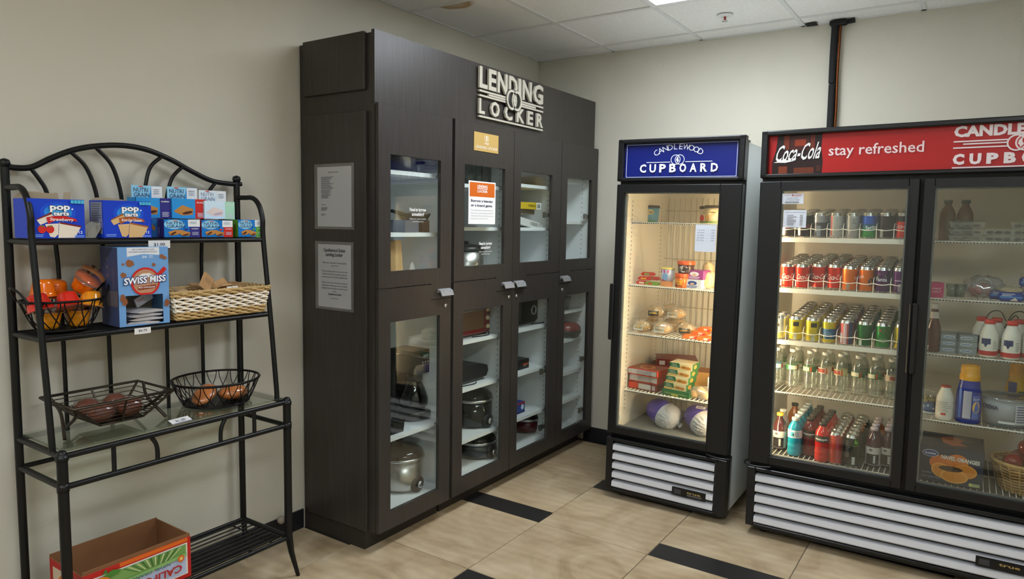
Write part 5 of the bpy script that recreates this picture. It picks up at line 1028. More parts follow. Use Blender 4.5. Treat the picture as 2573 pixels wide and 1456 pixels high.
lanes(LS[0]+.0006, (1998,2038,2078.5,2119,2160.7,2202.5,2246.6), 585, ['zero','zero','darkgrey','silver','silver2','sprite','black','cherry'], 5, 'top')
lanes(LS[1]+.0006, (1993,2031.5,2070,2111.7,2153.5,2195,2238.5), 715, ['coke','coke','coke','coke','orange','orange2','grape','grape2'], 7, 'second')
lanes(LS[2]+.0006, (1974.7,2018,2059,2102,2147.7,2192,2241), 850, ['white','yellow','yellow','yelblue','pink','ginger','ginger2','xx'], [2,7,7,7,7,7,7,7], 'third')
# -------- bottles
M_pet = clear('clear_bottle', (240,243,240), 2.6, .03, .05, (235,232,220)); M_cap = paint((226,226,222))
def bottle(name, M, label, cat, group, prof, body, cap_c, cap, lab=None, lab_prints=None, n=18):
    key = (name, body.name, cap_c, lab and lab[2])
    if key in CANP: o = copy_tree(CANP[key], None, M); return tag(o, label, cat, group)
    t = thing(name, label, cat, M, group); MB().lathe(prof, n=n).obj('bottle', body, t)
    MB().lathe([(0,cap[0]),(cap[2],cap[0]),(cap[2],cap[1]),(cap[2]*.9,cap[1]+.001),(0,cap[1]+.001)], n=14).obj('cap', paint(cap_c), t)
    if lab: z0,z1,c,r = lab; MB().lathe([(r,z0),(r,z1)], n=n).obj('label_band', paint(c,.5), t)
    if lab_prints: a = Art((0,0,0), cyl=lab[3]+.0002, eps=1.5e-4); lab_prints(a); a.obj('label_print', t)
    CANP[key] = t; return t
WP = [(0,.004),(.02,.001),(.03,.004),(.0315,.02),(.0295,.03),(.0315,.042),(.029,.055),(.0285,.075),(.0315,.09),(.0315,.125),(.031,.14),(.024,.165),(.0135,.18),(.0125,.19),(0,.19)]
LBL = [(40,110,150),(52,110,66),(60,120,70),(206,196,176),(196,190,140),(70,110,80),(62,116,78),(200,180,160)]
wx = [fat(FD,p,955,y=.27).x for p in (1950,1990,2034,2072,2112,2156,2198,2240)]
def wlab(c): return lambda a: (a.rect(-.022,.098,.022,.118,(214,206,182) if c[0] < 150 else (150,60,50)), a.poly([(-.02,.098),(.0,.112),(.02,.098)],(50,96,60)), a.rect(.026,.094,.034,.122,(196,90,50)))
for i, x in enumerate(wx):
    for j in range(3): c = LBL[(i+j)%8]; bottle('water_bottle', FD @ Matrix.Translation((x+(.01 if j%2 else 0),.265+.074*j,LS[3]+.0005)) @ Matrix.Rotation(rc.uniform(-.8,.8),4,'Z'), 'clear water bottle with picture label, %s row, %s from the side wall' % (('front','middle','rear')[j],('first',)[0] if i == 0 else ORD[i]), 'water bottle', 'water bottles in the cooler', WP, M_pet, (226,226,222), (.186,.2,.0155), (.094,.122,c,.0319), wlab(c))
VP = [(0,.002),(.03,.0),(.034,.006),(.0345,.1),(.034,.112),(.0335,.125),(.026,.145),(.0155,.163),(.0145,.172),(.0145,.178),(0,.178)]
def liquid(nm, c): return mat('drink_'+nm, c, .12, coat=.5)
def vlab(a): a.rect(-.03,.066,.03,.096,(206,200,192)); a.rect(-.03,.012,.03,.064,(34,30,32)); a.rect(.004,.02,.014,.058,(200,198,194)); a.ell(-.008,.084,.008,.006,(90,86,86))
def on_floor(px, py): p = fat(FD,px,py,z=LS[4]); return p.x, max(p.y,.155)
FZ = LS[4]+.0006
x, y = on_floor(1958,1128)
bottle('juice_drink_bottle', FD @ Matrix.Translation((x-.004,y+.01,FZ)), 'dark red drink bottle with yellow cap on the cooler floor', 'bottle', None, VP, liquid('maroon',(70,24,26)), (222,190,70), (.176,.19,.018), (.01,.098,(206,200,192),.0348), vlab)
bottle('juice_drink_bottle', FD @ Matrix.Translation((x-.006,y+.09,FZ)), 'pale drink bottle with white cap behind the yellow capped bottle', 'bottle', None, VP, liquid('pale',(190,160,150)), (214,210,204), (.176,.19,.018), (.01,.098,(206,190,182),.0348))
GP = [(0,.002),(.03,0),(.034,.006),(.0345,.03),(.032,.034),(.0345,.04),(.0345,.055),(.032,.06),(.0345,.066),(.034,.085),(.0345,.09),(.0345,.135),(.031,.15),(.02,.17),(.016,.178),(.016,.182),(0,.182)]
def glab(a): a.rect(-.018,.1,.0,.125,(60,170,190)); a.ell(-.002,.112,.004,.006,(40,60,80)); a.lines(.006,.125,.03,4,.006,.002,(90,120,150),1)
x, y = on_floor(1996,1143)
for j in range(6): bottle('sports_drink_bottle', FD @ Matrix.Translation((x-.002,y+.0+.0715*j,FZ)), 'turquoise sports drink bottle with white label, %s in its row' % ORD[j], 'bottle', 'turquoise sports drinks', GP, liquid('turquoise',(16,140,166)), (206,214,214), (.18,.194,.0185), (.094,.134,(206,214,218),.0349), glab)
def plab(a): a.rect(-.03,.112,.03,.118,(200,196,190)); a.text('POWER',.0,.106,.006,(214,210,206),w=.03)
for c,px,py,nm,lbn in (((104,22,24),2032,1143,'darkred','dark red sports drink bottle with black band'),((186,26,14),2062,1160,'red','bright red sports drink bottle with black band')):
    x, y = on_floor(px,py)
    for j in range(5): bottle('sports_drink_bottle', FD @ Matrix.Translation((x,y+.0715*j,FZ)), lbn+', %s in its row' % ORD[j], 'bottle', 'red sports drinks', GP, liquid(nm,c), (52,48,46), (.18,.194,.0185), (.1,.132,(38,30,30),.0349), plab)
for k,px,py,lbn,bands,pr in (('tallred',2094,1166,'tall coral red energy can',[(1,(206,70,50))],lambda a,h:(a.rect(.004,.008,.02,.15,(176,62,70)),a.lines(-.03,h*.9,-.01,8,.012,.003,(220,120,90),2))),('tallblk',2134,1174,'tall black energy can with green lettering',[(1,(38,42,38))],lambda a,h:(a.rect(.006,h*.1,.02,h*.34,(190,192,186)),a.text('MONSTER',.022,h*.66,.008,(96,160,50),w=.03),a.poly([(.014,h*.75),(.018,h*.92),(.024,h*.75)],(110,180,50)),a.poly([(.022,h*.75),(.026,h*.9),(.032,h*.74)],(110,180,50)),a.lines(-.028,h*.8,-.004,9,.009,.0025,(120,122,116),2)))):
    x, y = on_floor(px,py)
    for j in range(7): can(k, FD @ Matrix.Translation((x+.004,y+.0685*j,FZ)), lbn+', %s in its row' % ORD[j], 'energy drink cans on the cooler floor', bands, pr, h=.158)
for px,py,i in ((2192,1170,0),(2228,1172,1)):
    x, y = on_floor(px,py)
    for j in range(4):
        c = ((62,24,42),(200,120,30))[j > 1]; bottle('juice_drink_bottle', FD @ Matrix.Translation((x,y+.0715*j,FZ)), ('deep purple drink bottle ' if j < 2 else 'amber juice bottle behind purple ones, ')+(('beside the black cans' if i == 0 else 'by the centre post') if j < 2 else ('can side' if i == 0 else 'post side'))+(', second in line' if j%2 else ''), 'bottle', 'purple and amber drinks', VP, liquid('purple' if j < 2 else 'amber',c), (206,190,196), (.176,.19,.018), (.01,.098,(196,190,192),.0348), vlab)
bottle('juice_drink_bottle', FD @ Matrix.Translation((.12,.5,FZ)), 'dark capped amber drink bottle at the back by the side wall', 'bottle', None, VP, liquid('amber2',(176,96,40)), (40,36,34), (.176,.19,.018))
# -------- right half of the cooler
def R(px, py, i, ymin=.15): p = fat(FD,px,py,z=RS[i]); return p.x, min(max(p.y,ymin),.6), RS[i]+.0006
def RX_(px, py, y): return fat(FD,px,py,y=y).x
def FM(x, y, z, rz=0): return FD @ Matrix.Translation((x,y,z)) @ Matrix.Rotation(rz,4,'Z')
# top shelf: bottles behind clear food trays
M_tray = clear('clear_tray', (236,236,232), 2.2, .05, .06)
for i,px in enumerate((2380,2424)):
    bottle('juice_drink_bottle', FM(RX_(px,560,.42),.42,RS[0]+.0006), 'amber juice bottle with green cap on the top shelf, '+('by the centre post' if i == 0 else 'behind the stacked trays'), 'bottle', None, VP, liquid('amber3',(120,84,50)), (84,96,86), (.176,.19,.019), (.01,.098,(120,104,86),.0348) if i else None)
def tray(x, y, z, w, d, h, c, label):
    t = thing('food_tray', label, 'food tray', FM(x,y,z), 'clear food trays on the top shelf'); q = MB(); q.prism([(-w*.44,0),(w*.44,0),(w*.5,h),(-w*.5,h)],-d/2,d/2,'y'); q.obj('tray', M_tray, t)
    q = MB(); [q.blob((w*(-.26+.26*k),0,h*.4),(w*.13,d*.38,h*.33),10,6,k,.08,.002) for k in range(3)]; q.obj('food', mat('tray_food_%d_%d'%(c[0],c[1]), c, .6, noise=(40,.5)), t)
    q = MB(); q.rbox(-w*.52,-d*.52,h,w*.52,d*.52,h+.004,b=.002); q.obj('lid', M_tray, t)
for k in range(3): tray(RX_(2428,600,.26),.26,RS[0]+.0006+.0295*k,.14,.16,.024,((84,50,40),(70,44,36),(150,138,116))[2-k], 'stacked clear food tray behind the cooler glass, %s of three' % ('bottom','middle','top')[k])
for k in range(2): tray(RX_(2508,600,.24),.24,RS[0]+.0006+.0295*k,.12,.15,.024,((110,70,40),(60,40,34))[k], 'clear tray of fried food, %s of two' % ('lower','upper')[k])
for k in range(3): tray(RX_(2580,600,.24),.25,RS[0]+.0006+.0295*k,.13,.16,.024,(64,42,36), 'clear tray of dark food by the edge, %s of three' % ('bottom','middle','top')[k])
# second shelf
x, y, z = R(2352,738,1)
carton('pink_box', FM(x-.002,.17,z,.3), .055, .08, .068, (196,42,104), 'small pink and cream box on the second shelf by the centre post', draw=lambda a,w,h:(a.text('HALF',w*.5,h*.55,h*.12,(236,226,230),w=w*.6),a.text('HALF',w*.5,h*.35,h*.12,(236,226,230),w=w*.6)), side=lambda a,w,h:(a.rect(0,0,w,h,(226,220,176)),a.ell(w*.5,h*.4,w*.2,h*.2,(206,190,110))))
for i,px in enumerate((2392,2412)): MB().lathe([(0,0),(.022,0),(.026,.06),(.0245,.06),(.0205,.004),(0,.004)], n=16).obj('glass_cup', clear('drinking_glass', (226,234,232), 2.2), None, FM(RX_(px,735,.24),.24,z), label='small clear plastic cup on the second shelf, '+('box side','bag side')[i], cat='cup', group='small clear cups')
M_bag = clear('thin_bag', (240,240,244), 2.4, .12, .22, (214,214,222))
t = thing('grocery_bag', 'limp translucent white bag of red tomatoes on the second shelf', 'bag', FM(RX_(2470,735,.28),.28,z)); q = MB(); q.blob((0,0,.05),(.085,.075,.05),24,10,4,.14,.001); q.obj('bag', M_bag, t); MB().tube(curve([(-.04,-.05,.05),(-.015,-.075,.09),(.02,-.075,.085),(.04,-.05,.03)],14), .006, 6).obj('bag_handle', M_bag, t)
for i,(dx,dy,dz) in enumerate(((-.03,-.01,.035),(.03,0,.035),(0,.03,.04))): MB().blob((0,0,0),(.03,.03,.027),16,8,i,.03).obj('tomato', mat('tomato', (176,34,30), .25), None, FM(RX_(2470,735,.28)+dx,.28+dy,z+dz), label='red tomato inside the translucent bag, '+('glass side' if i == 0 else 'far side' if i == 2 else 'tub side'), cat='tomato', group='tomatoes in the bag')
def tub(x, y, z, r, h, c, lidc, label, cat='tub', draw=None, lid=None, group=None, lipr=1.06, taper=.88):
    t = thing('food_tub', label, cat, FM(x,y,z), group); MB().lathe([(0,0),(r*taper,0),(r,h),(0,h)], n=26).obj('tub', paint(c,.35), t); MB().lathe([(r*lipr,h-.006),(r*lipr,h+.003),(r*.95,h+.005),(r*.93,h+.002),(0,h+.002)], n=26).obj('lid', lid or paint(lidc,.35), t)
    if draw: a = Art((0,0,0), cyl=r*.99, eps=2e-4); draw(a,h); a.obj('label_print', t)
    return t
BT = (24,52,140)
for i,(px,yy,zz) in enumerate(((2516,.25,0),(2540,.17,0),(2590,.24,0),(2590,.25,.062))):
    t = thing('dip_tub', 'blue dip tub with clear dome of chips, '+('behind its neighbour' if i == 0 else 'at the shelf front' if i == 1 else 'lower of the stack' if i == 2 else 'on top of the stack'), 'tub', FM(RX_(px,745,yy),yy,z+zz), 'blue dip tubs'); MB().rbox(-.045,-.03,0,.045,.03,.04,b=.008).obj('tub', paint(BT,.35), t)
    MB().blob((0,0,.045),(.042,.028,.016),16,8,i,.1,.041).obj('chips', mat('chips', (206,186,150), .7), t); MB().rbox(-.046,-.031,.04,.046,.031,.062,b=.012).obj('dome', M_tray, t)
    a = Art((-.045,-.03,0)); a.rect(.004,.016,.086,.022,(60,130,200)); a.poly([(.04,.004),(.06,.018),(.07,.004)],(220,200,180)); a.lines(.012,.034,.06,2,.007,.003,(210,216,230),1); a.obj('label_print', t)
# third shelf: sauce bottle, grey butter boxes, creamer bottles
z = RS[2]+.0006; SP = [(0,.001),(.026,0),(.03,.005),(.03,.1),(.028,.115),(.018,.15),(.014,.175),(.0135,.2),(0,.2)]
bottle('sauce_bottle', FM(RX_(2343,880,.17),.17,z), 'tall brown sauce bottle with white cap by the centre post', 'bottle', None, SP, liquid('sauce',(84,38,26)), (214,208,200), (.198,.222,.016), (.155,.185,(206,196,186),.0185))
for r_ in range(3):
    for c_ in range(2): x = RX_(2383+c_*43,885,.22); carton('butter_box', FM(x,.22+.002*r_,z+.0292*r_), .083, .11, .0285, (136,146,150), 'small grey-blue butter carton in the stack, %s row, %s' % (('bottom','middle','top')[r_],('sauce bottle side','creamer side')[c_]), draw=lambda a,w,h:(a.ell(w*.5,h*.55,w*.28,h*.22,(196,204,210)),a.rect(w*.3,h*.48,w*.7,h*.6,(60,90,150))), group='grey butter cartons')
CP = [(0,.001),(.03,0),(.035,.006),(.0355,.05),(.0355,.095),(.033,.11),(.022,.138),(.0185,.146),(.0185,.152),(0,.152)]
M_cream = mat('milk_white', (226,222,212), .35)
def clab(a): a.rect(-.034,.012,.034,.028,(186,38,40)); a.rect(-.03,.06,.006,.085,(34,44,96)); a.poly([(-.02,.06),(-.012,.045),(-.004,.06)],(34,44,96)); a.lines(.016,.075,.034,5,.008,.0025,(130,130,136),2)
for i,(px,py,yy) in enumerate(((2482,893,.165),(2538,897,.155),(2462,880,.26),(2500,880,.25),(2555,880,.24),(2590,890,.18))):
    bottle('creamer_bottle', FM(RX_(px,py,yy),yy,z), 'white creamer bottle with red cap on the third shelf, '+('front row by the butter cartons' if i == 0 else 'front row in the middle' if i == 1 else 'front row outermost' if i == 5 else 'second row '+('by the butter cartons','in the middle','outermost')[i-2]), 'bottle', 'red capped creamer bottles', CP, M_cream, (206,44,30), (.148,.166,.021), (.01,.03,(186,38,40),.0357), clab)
for i in range(2): MB().tube(curve([(-.05,0,.1),(-.02,.02,.17),(.02,.0,.18),(.05,.03,.13),(.08,.01,.165),(.1,0,.12)],24), .0022, 6).obj('loose_cable', M_cord, None, FM(RX_(2500+60*i,800,.42),.42+.03*i,z), label='thin black cable looped behind the creamer bottles, '+('over the second row' if i == 0 else 'outer loop'), cat='cable')
# fourth shelf
z = RS[3]+.0006
x = RX_(2338,1030,.25); t = thing('snack_cup', 'paper cup with white stars on blue, full of popcorn', 'cup', FM(x,.25,z)); MB().lathe([(0,0),(.04,0),(.045,.02),(.047,.055),(0,.055)], n=20).obj('cup', paint((40,80,130)), t)
q = MB(); [q.blob((.02*math.cos(k*1.3)*(k%3),.02*math.sin(k*1.3)*(k%3),.062+.006*(k%2)),(.012,.012,.011),8,5,k,.1) for k in range(9)]; q.obj('popcorn', mat('popcorn', (206,186,130), .8), t)
a = Art((0,0,0), cyl=.047); [a.poly([(sx_+.006*(1 if k%2 else .42)*math.cos(PI/2+k*PI/5),sz_+.006*(1 if k%2 else .42)*math.sin(PI/2+k*PI/5)) for k in range(10)],(220,226,232)) for sx_,sz_ in ((-.03,.035),(-.01,.042),(.012,.03),(.032,.04))]; a.rect(-.06,.004,.06,.012,(226,226,226)); a.obj('star_print', t)
MB().lathe([(.0455,.055),(.052,.058),(.05,.11),(.046,.118),(0,.12)], n=20).obj('clear_dome', M_tray, t)
bottle('creamer_bottle_clear', FM(RX_(2372,1047,.15),.15,z), 'white creamer bottle with red rim standing alone on the fourth shelf', 'bottle', None, CP, M_cream, (176,44,36), (.15,.156,.0205), (.02,.09,(214,210,202),.0357), lambda a:(a.rect(-.014,.026,.006,.036,(196,50,40)),a.lines(-.03,.085,.03,6,.008,.0022,(150,146,146),2)))
def coffee_creamer(M, c, label, prints):
    t = thing('coffee_creamer', label, 'bottle', M @ Matrix.Scale(1.3,4)); MB().lathe([(0,.001),(.034,0),(.039,.006),(.039,.06),(.037,.1),(.031,.135),(.029,.15)], n=22, sy=.85).obj('bottle', paint(c,.25), t)
    q = MB(); q.lathe([(.031,.148),(.031,.165),(.0285,.168),(.0285,.19),(.026,.2),(0,.205)], n=22, sy=.85); q.X = fr((.006,0,.165)); q.rbox(-.024,-.02,0,.02,.02,.038,b=.008); q.obj('flip_cap', paint((222,158,30),.3), t)
    a = Art((0,0,0), cyl=.0395); prints(a); a.obj('label_print', t)
coffee_creamer(FM(RX_(2430,1055,.16),.16,z), (22,50,150), 'blue coffee creamer bottle with yellow flip cap on the fourth shelf', lambda a:(a.rect(-.016,.02,.008,.115,(170,170,190)),a.rect(.012,.02,.034,.1,(60,100,190)),a.ell(.024,.06,.012,.02,(226,180,90)),a.rect(-.03,.02,-.022,.12,(60,110,206)),a.text('DELIGHT',.024,.085,.006,(236,226,200),w=.022)))
coffee_creamer(FM(RX_(2556,1000,.4),.4,z), (206,160,44), 'yellow coffee creamer bottle with a yellow flip cap behind the tub', lambda a:(a.rect(-.034,.04,-.006,.13,(44,60,120)),a.rect(.0,.02,.034,.1,(60,90,60)),a.rect(.0,.02,.034,.05,(150,40,36)),a.ell(-.02,.08,.01,.014,(220,170,90))))
tub(RX_(2526,1065,.2),.225,z, .098,.125,(150,154,160),(214,214,214),'silver grey food tub with white rim on the fourth shelf', draw=lambda a,h:(a.rect(.03,.02,.13,.105,(180,186,196)),a.lines(.036,.1,.125,7,.011,.0045,(60,70,120),2,.1),a.text('CREMA',-.07,.075,.018,(50,54,90),bold=.03,w=.075),a.rect(-.03,.02,.03,.03,(210,212,216))), lid=clear('tub_lid', (226,226,230), 1.8, .06, .5, (150,150,156)))
carton('cream_carton', FM(RX_(2650,1070,.2),.2,z,.2), .07,.07,.1,(214,206,170),'cream paper carton at the end of the fourth shelf')
# floor: navel orange carton and apple basket
z = RS[4]+.0006
A = fat(FD,2305,1215,z=RS[4]); B = fat(FD,2468,1245,z=RS[4]); ow = B.x-A.x; hh = .168; od = .26
o = carton('navel_orange_carton', FM((A.x+B.x)/2,.135+od/2,z,.0), ow, od, hh, (44,48,64), 'dark blue carton printed with cut oranges on the cooler floor', 'box', rough=.5, top=lambda a,w,d:(a.poly([(w*.3,d*.7),(w*.5,d*.85),(w*.7,d*.7),(w*.62,d*.45),(w*.75,d*.3),(w*.5,d*.2),(w*.36,d*.35)],(176,90,54)),a.rect(w*.12,d*.55,w*.3,d*.72,(70,44,34)),a.rect(w*.68,d*.55,w*.85,d*.72,(54,40,36))),
 draw=lambda a,w,h:(a.ell(w*.36,h*.56,w*.2,h*.22,(204,104,34)),a.ell(w*.6,h*.66,w*.17,h*.2,(210,116,36)),a.ell(w*.72,h*.42,w*.19,h*.19,(226,150,60)),a.ell(w*.72,h*.42,w*.16,h*.155,(214,132,44)),a.ell(w*.36,h*.36,w*.17,h*.2,(228,156,70),rot=-.4),a.ell(w*.36,h*.36,w*.14,h*.165,(212,130,44),rot=-.4),a.ell(w*.56,h*.25,w*.22,h*.19,(230,162,72)),a.ell(w*.56,h*.25,w*.185,h*.15,(214,136,44)),a.ell(w*.5,h*.44,w*.19,h*.075,(66,42,24)),
  a.text('NAVEL ORANGES',w*.64,h*.68,h*.1,(214,214,212),bold=.04,w=w*.6,rot=-.04),a.ell(w*.17,h*.8,w*.13,h*.1,(190,192,204)),a.ell(w*.17,h*.8,w*.12,h*.085,(52,60,120)),a.text('Sunkist',w*.17,h*.77,h*.06,(220,222,232),bold=.02,w=w*.18),a.text('Seedless',w*.13,h*.24,h*.05,(140,144,160),w=w*.16,sh=.3),a.text('Juicy Sweet Flavor',w*.2,h*.12,h*.055,(140,144,160),w=w*.32,sh=.3),a.rect(w*.8,h*.05,w*.96,h*.14,(170,176,130)),a.ell(w*.82,h*.1,w*.03,h*.045,(206,206,120))))
bk = FM(RX_(2560,1240,.2)+.022,.25,z) @ Matrix.Scale(1.12,4); t = thing('apple_basket', 'straw wicker bowl of red apples on the cooler floor', 'basket', bk); N = 30
q = MB()
for k in range(9):
    z_ = .008+.0125*k; rr = .078+.035*(k/8)**.8; q.tube([((rr+.003*math.sin(i*PI+k*PI))*math.cos(2*PI*i/N),(rr+.003*math.sin(i*PI+k*PI))*math.sin(2*PI*i/N),z_+.002*math.sin(i*2.1)) for i in range(N)], .0055, 5, True)
q.obj('weave', mat('wicker_tan', (160,122,70), .7, noise=(30,.3)), t)
q = MB(); q.tube([(.116*math.cos(2*PI*i/N),.116*math.sin(2*PI*i/N),.118) for i in range(N)], .0075, 6, True); q.obj('rim', mat('wicker_rim', (186,150,92), .7, noise=(40,.25)), t)
q = MB(); [q.tube([(.08*math.cos(2*PI*(i+.25)/20),.08*math.sin(2*PI*(i+.25)/20),.0),(.12*math.cos(2*PI*(i+.25)/20),.12*math.sin(2*PI*(i+.25)/20),.122)],.004,5) for i in range(20)]; q.lathe([(0,.001),(.08,.001),(.08,.006),(0,.006)], n=20); q.obj('stakes', mat('wicker_rim', (186,150,92), .7), t)
M_app = mat('apple_red', (120,14,18), .2, noise=(12,.5), coat=.4)
for i,(dx,dy,dz) in enumerate(((-.045,-.035,.115),(.03,-.045,.112),(-.02,.05,.112),(.05,.035,.11),(.0,.0,.172),(-.03,-.02,.045),(.03,.01,.042))):
    q = MB(); q.lathe([(0,-.026),(.014,-.03),(.03,-.018),(.036,.004),(.03,.024),(.016,.031),(.006,.027),(0,.022)], n=18); o = q.obj('apple', M_app, None, bk @ Matrix.Translation((dx,dy,dz)) @ Matrix.Rotation(.4*(i-3),4,'X') @ Matrix.Rotation(.3*i,4,'Y'), label='shiny red apple in the wicker bowl, '+('nearest the printed carton','at the front edge','at the back','by the outer wall','on top of the heap','underneath by the carton','underneath in the middle')[i], cat='apple', group='red apples in the wicker bowl'); MB().tube([(0,0,.02),(.003,0,.036)], .0012, 5).obj('stem', mat('stem', (70,50,30), .7), o)
# ================================================================== things in the freezer
def SX(px, py, y): return fat(FS,px,py,y=y).x
def SM(x, y, z, rz=0, rx=0, ry=0): return FS @ fr((x,y,z),rz,None,rx,ry)
def icetub(M, c, c2, label):
    t = thing('ice_cream_tub', label, 'ice cream', M, 'ice cream tubs on the top freezer shelf'); MB().lathe([(0,0),(.04,0),(.047,.088),(0,.088)], n=26).obj('tub', paint(c,.4), t); MB().lathe([(.049,.084),(.049,.098),(.044,.1),(0,.1)], n=26).obj('lid', paint((52,46,44),.4), t)
    a = Art((0,0,0), cyl=.0475); a.ell(.008,.06,.024,.016,(214,196,150)); a.text('ICE CREAM',.008,.058,.007,(70,50,40),bold=.03,w=.036); a.ell(-.022,.03,.016,.02,c2); a.rect(-.04,.0035,.04,.012,(90,130,70)); a.obj('label_print', t)
icetub(SM(SX(1637,545,.42),.42,SZ[0]+.0006), (96,150,180), (170,96,50), 'blue ice cream tub alone at the wall end of the top freezer shelf')
icetub(SM(SX(1791,555,.26),.26,SZ[0]+.0006), (206,190,160), (190,150,90), 'cream coloured ice cream tub at the front behind the wide door stile'); icetub(SM(SX(1778,550,.45),.45,SZ[0]+.0006), (214,206,196), (176,50,40), 'white ice cream tub with strawberries behind the cream one')
# second shelf
z = SZ[1]+.0006
for i,(px,py,yy,dz,c,c2,rz) in enumerate(((1618,706,.2,.0,(206,60,44),(240,220,200),.1),(1640,708,.18,.0,(120,160,60),(206,70,50),-.2),(1622,692,.24,.022,(200,40,36),(230,190,60),.25),(1642,690,.25,.024,(190,50,36),(90,150,60),-.15),(1630,672,.27,.046,(206,64,50),(120,170,80),.3))):
    t = thing('ice_bar_wrapper', 'small red and green wrapped ice bar, '+('bottom by the side wall','bottom by the cup','second layer by the wall','second layer by the cup','on top of the heap')[i], 'ice bar', SM(SX(px,py,yy),yy,z+dz,rz), 'wrapped ice bars in a heap'); q = MB(); q.prism([(-.042,.006),(-.034,.0),(.034,.0),(.042,.006),(.042,.012),(.03,.02),(-.03,.02),(-.042,.012)],-.014,.014,'y'); q.obj('wrapper', paint(c,.3), t)
    a = Art((-.034,-.014,0)); a.rect(.01,.004,.04,.014,c2); a.obj('print', t)
t = thing('yogurt_cup', 'tall pastel paper cup with yellow lid on the second freezer shelf', 'cup', SM(SX(1676,712,.19),.19,z)); MB().lathe([(0,0),(.032,0),(.037,.1),(0,.1)], n=22).obj('cup', paint((206,206,222)), t); MB().lathe([(.039,.097),(.039,.104),(0,.106)], n=22).obj('lid', paint((222,196,90)), t); a = Art((0,0,0), cyl=.0375); a.rect(-.05,.0,.05,.03,(230,150,90)); a.ell(0,.055,.016,.02,(130,170,214)); a.poly([(-.03,.03),(-.01,.045),(.01,.03)],(214,80,130)); [a.ell(-.025+.02*k,.085,.006,.008,(220,90,150)) for k in range(3)]; a.obj('print', t)
def jar(px, yy, dz, r, h, c, lidc, label, dots=None):
    t = thing('snack_jar', label, 'jar', SM(SX(px,712,yy),yy,z+dz), 'orange lidded jars'); MB().lathe([(0,0),(r*.92,0),(r,h),(0,h)], n=24).obj('jar', paint(c,.2), t); MB().lathe([(r*1.06,h-.002),(r*1.06,h+.016),(r,h+.018),(0,h+.018)], n=24).obj('lid', paint((226,84,30),.3), t); a = Art((0,0,0), cyl=r*1.005); dots(a,h); a.obj('print', t)
jar(1712,.17,0,.036,.06,(222,110,30),0,'orange jar with orange lid on the second freezer shelf',lambda a,h:(a.text('PEANUT',.0,h*.5,.01,(240,210,60),bold=.03,w=.042),a.text('CUPS',.0,h*.3,.008,(240,210,60),bold=.03,w=.026),a.ell(-.02,h*.2,.01,.008,(120,60,30))))
jar(1722,.2,.079,.046,.05,(74,50,46),0,'wide dark cookie jar with orange lid stacked on the orange jar',lambda a,h:(a.ell(.0,h*.5,.026,.018,(200,190,184)),a.ell(-.02,h*.35,.01,.01,(40,30,30)),a.ell(.018,h*.4,.012,.012,(50,34,34))))
for i,(px,yy,dz,c,c2,lb) in enumerate(((1742,.18,0,(214,220,230),(40,70,150),'white ice cream sandwich box with blue printing'),(1746,.19,.05,(150,60,130),(226,226,240),'purple ice cream sandwich box on the white one'))):
    carton('ice_sandwich_box', SM(SX(px,712,yy)+.005,yy+.03,z+dz,-.08), .105,.1,.049,c,lb,draw=lambda a,w,h,c2=c2:(a.ell(w*.5,h*.6,w*.25,h*.25,c2),a.ell(w*.5,h*.52,w*.12,h*.13,(206,176,140)),a.lines(w*.2,h*.3,w*.8,2,h*.14,h*.06,c2,1,.1)))
for i in range(3): q = MB(); q.blob((0,0,.045),(.035,.03,.045),16,8,i+40,.1,.001); o = q.obj('snack_bag', mat('snack_bag_cream', (214,190,150), .35, noise=(22,.4)), None, SM(SX(1778+8*(i%2),715,.22+.06*i),.22+.06*i,z+(.0 if i < 2 else .05)), label='cream coloured bag of iced treats, '+('front','middle','rear')[i], cat='bag', group='cream bags in the freezer')
# third shelf: bagged sandwiches and orange snack packs
z = SZ[2]+.0006; M_bunp = mat('sandwich_bun', (206,168,110), .6, noise=(18,.2)); M_wrapf = clear('frosty_wrap', (246,242,230), 2.4, .08, .2, (240,232,214))
for i,(xx,yy,dz,lb) in enumerate(((.112,.19,0,'front by the side wall'),(.234,.185,0,'front with a white label'),(.352,.25,0,'front beside the orange packs'),(.115,.31,0,'behind the first by the wall'),(.236,.305,0,'second row in the middle'),(.165,.25,.061,'on top with a black printed band'),(.285,.26,.061,'on top beside the orange packs'),(.24,.42,0,'rear row in the middle'),(.2,.37,.061,'on top at the rear'))):
    t = thing('wrapped_sandwich', 'bagged round sandwich with yellow cheese, '+lb, 'sandwich', SM(xx,yy,z+dz*1.35,.12*(i%3-1),0) @ Matrix.Diagonal((1.1,1.1,1.45,1)), 'bagged sandwiches on the third freezer shelf')
    MB().blob((0,0,.024),(.043,.04,.022),16,8,i,.03,.002).obj('bun', M_bunp, t); MB().lathe([(0,.02),(.045,.02),(.045,.026),(0,.026)], n=14).obj('cheese', paint((222,170,50)), t); MB().blob((0,0,.026),(.054,.047,.027),20,9,i+7,.1,.0005).obj('bag', M_wrapf, t)
    a = Art((-.03,-.045,.012),(1,0,0),(0,.2,.98)); a.rect(0,0,.055,.02,(44,38,26) if i in (5,2) else (214,206,190)); a.text('SANDWICH',.028,.007,.006,(222,180,60) if i in (5,2) else (90,80,60),bold=.02,w=.045); a.obj('label', t)
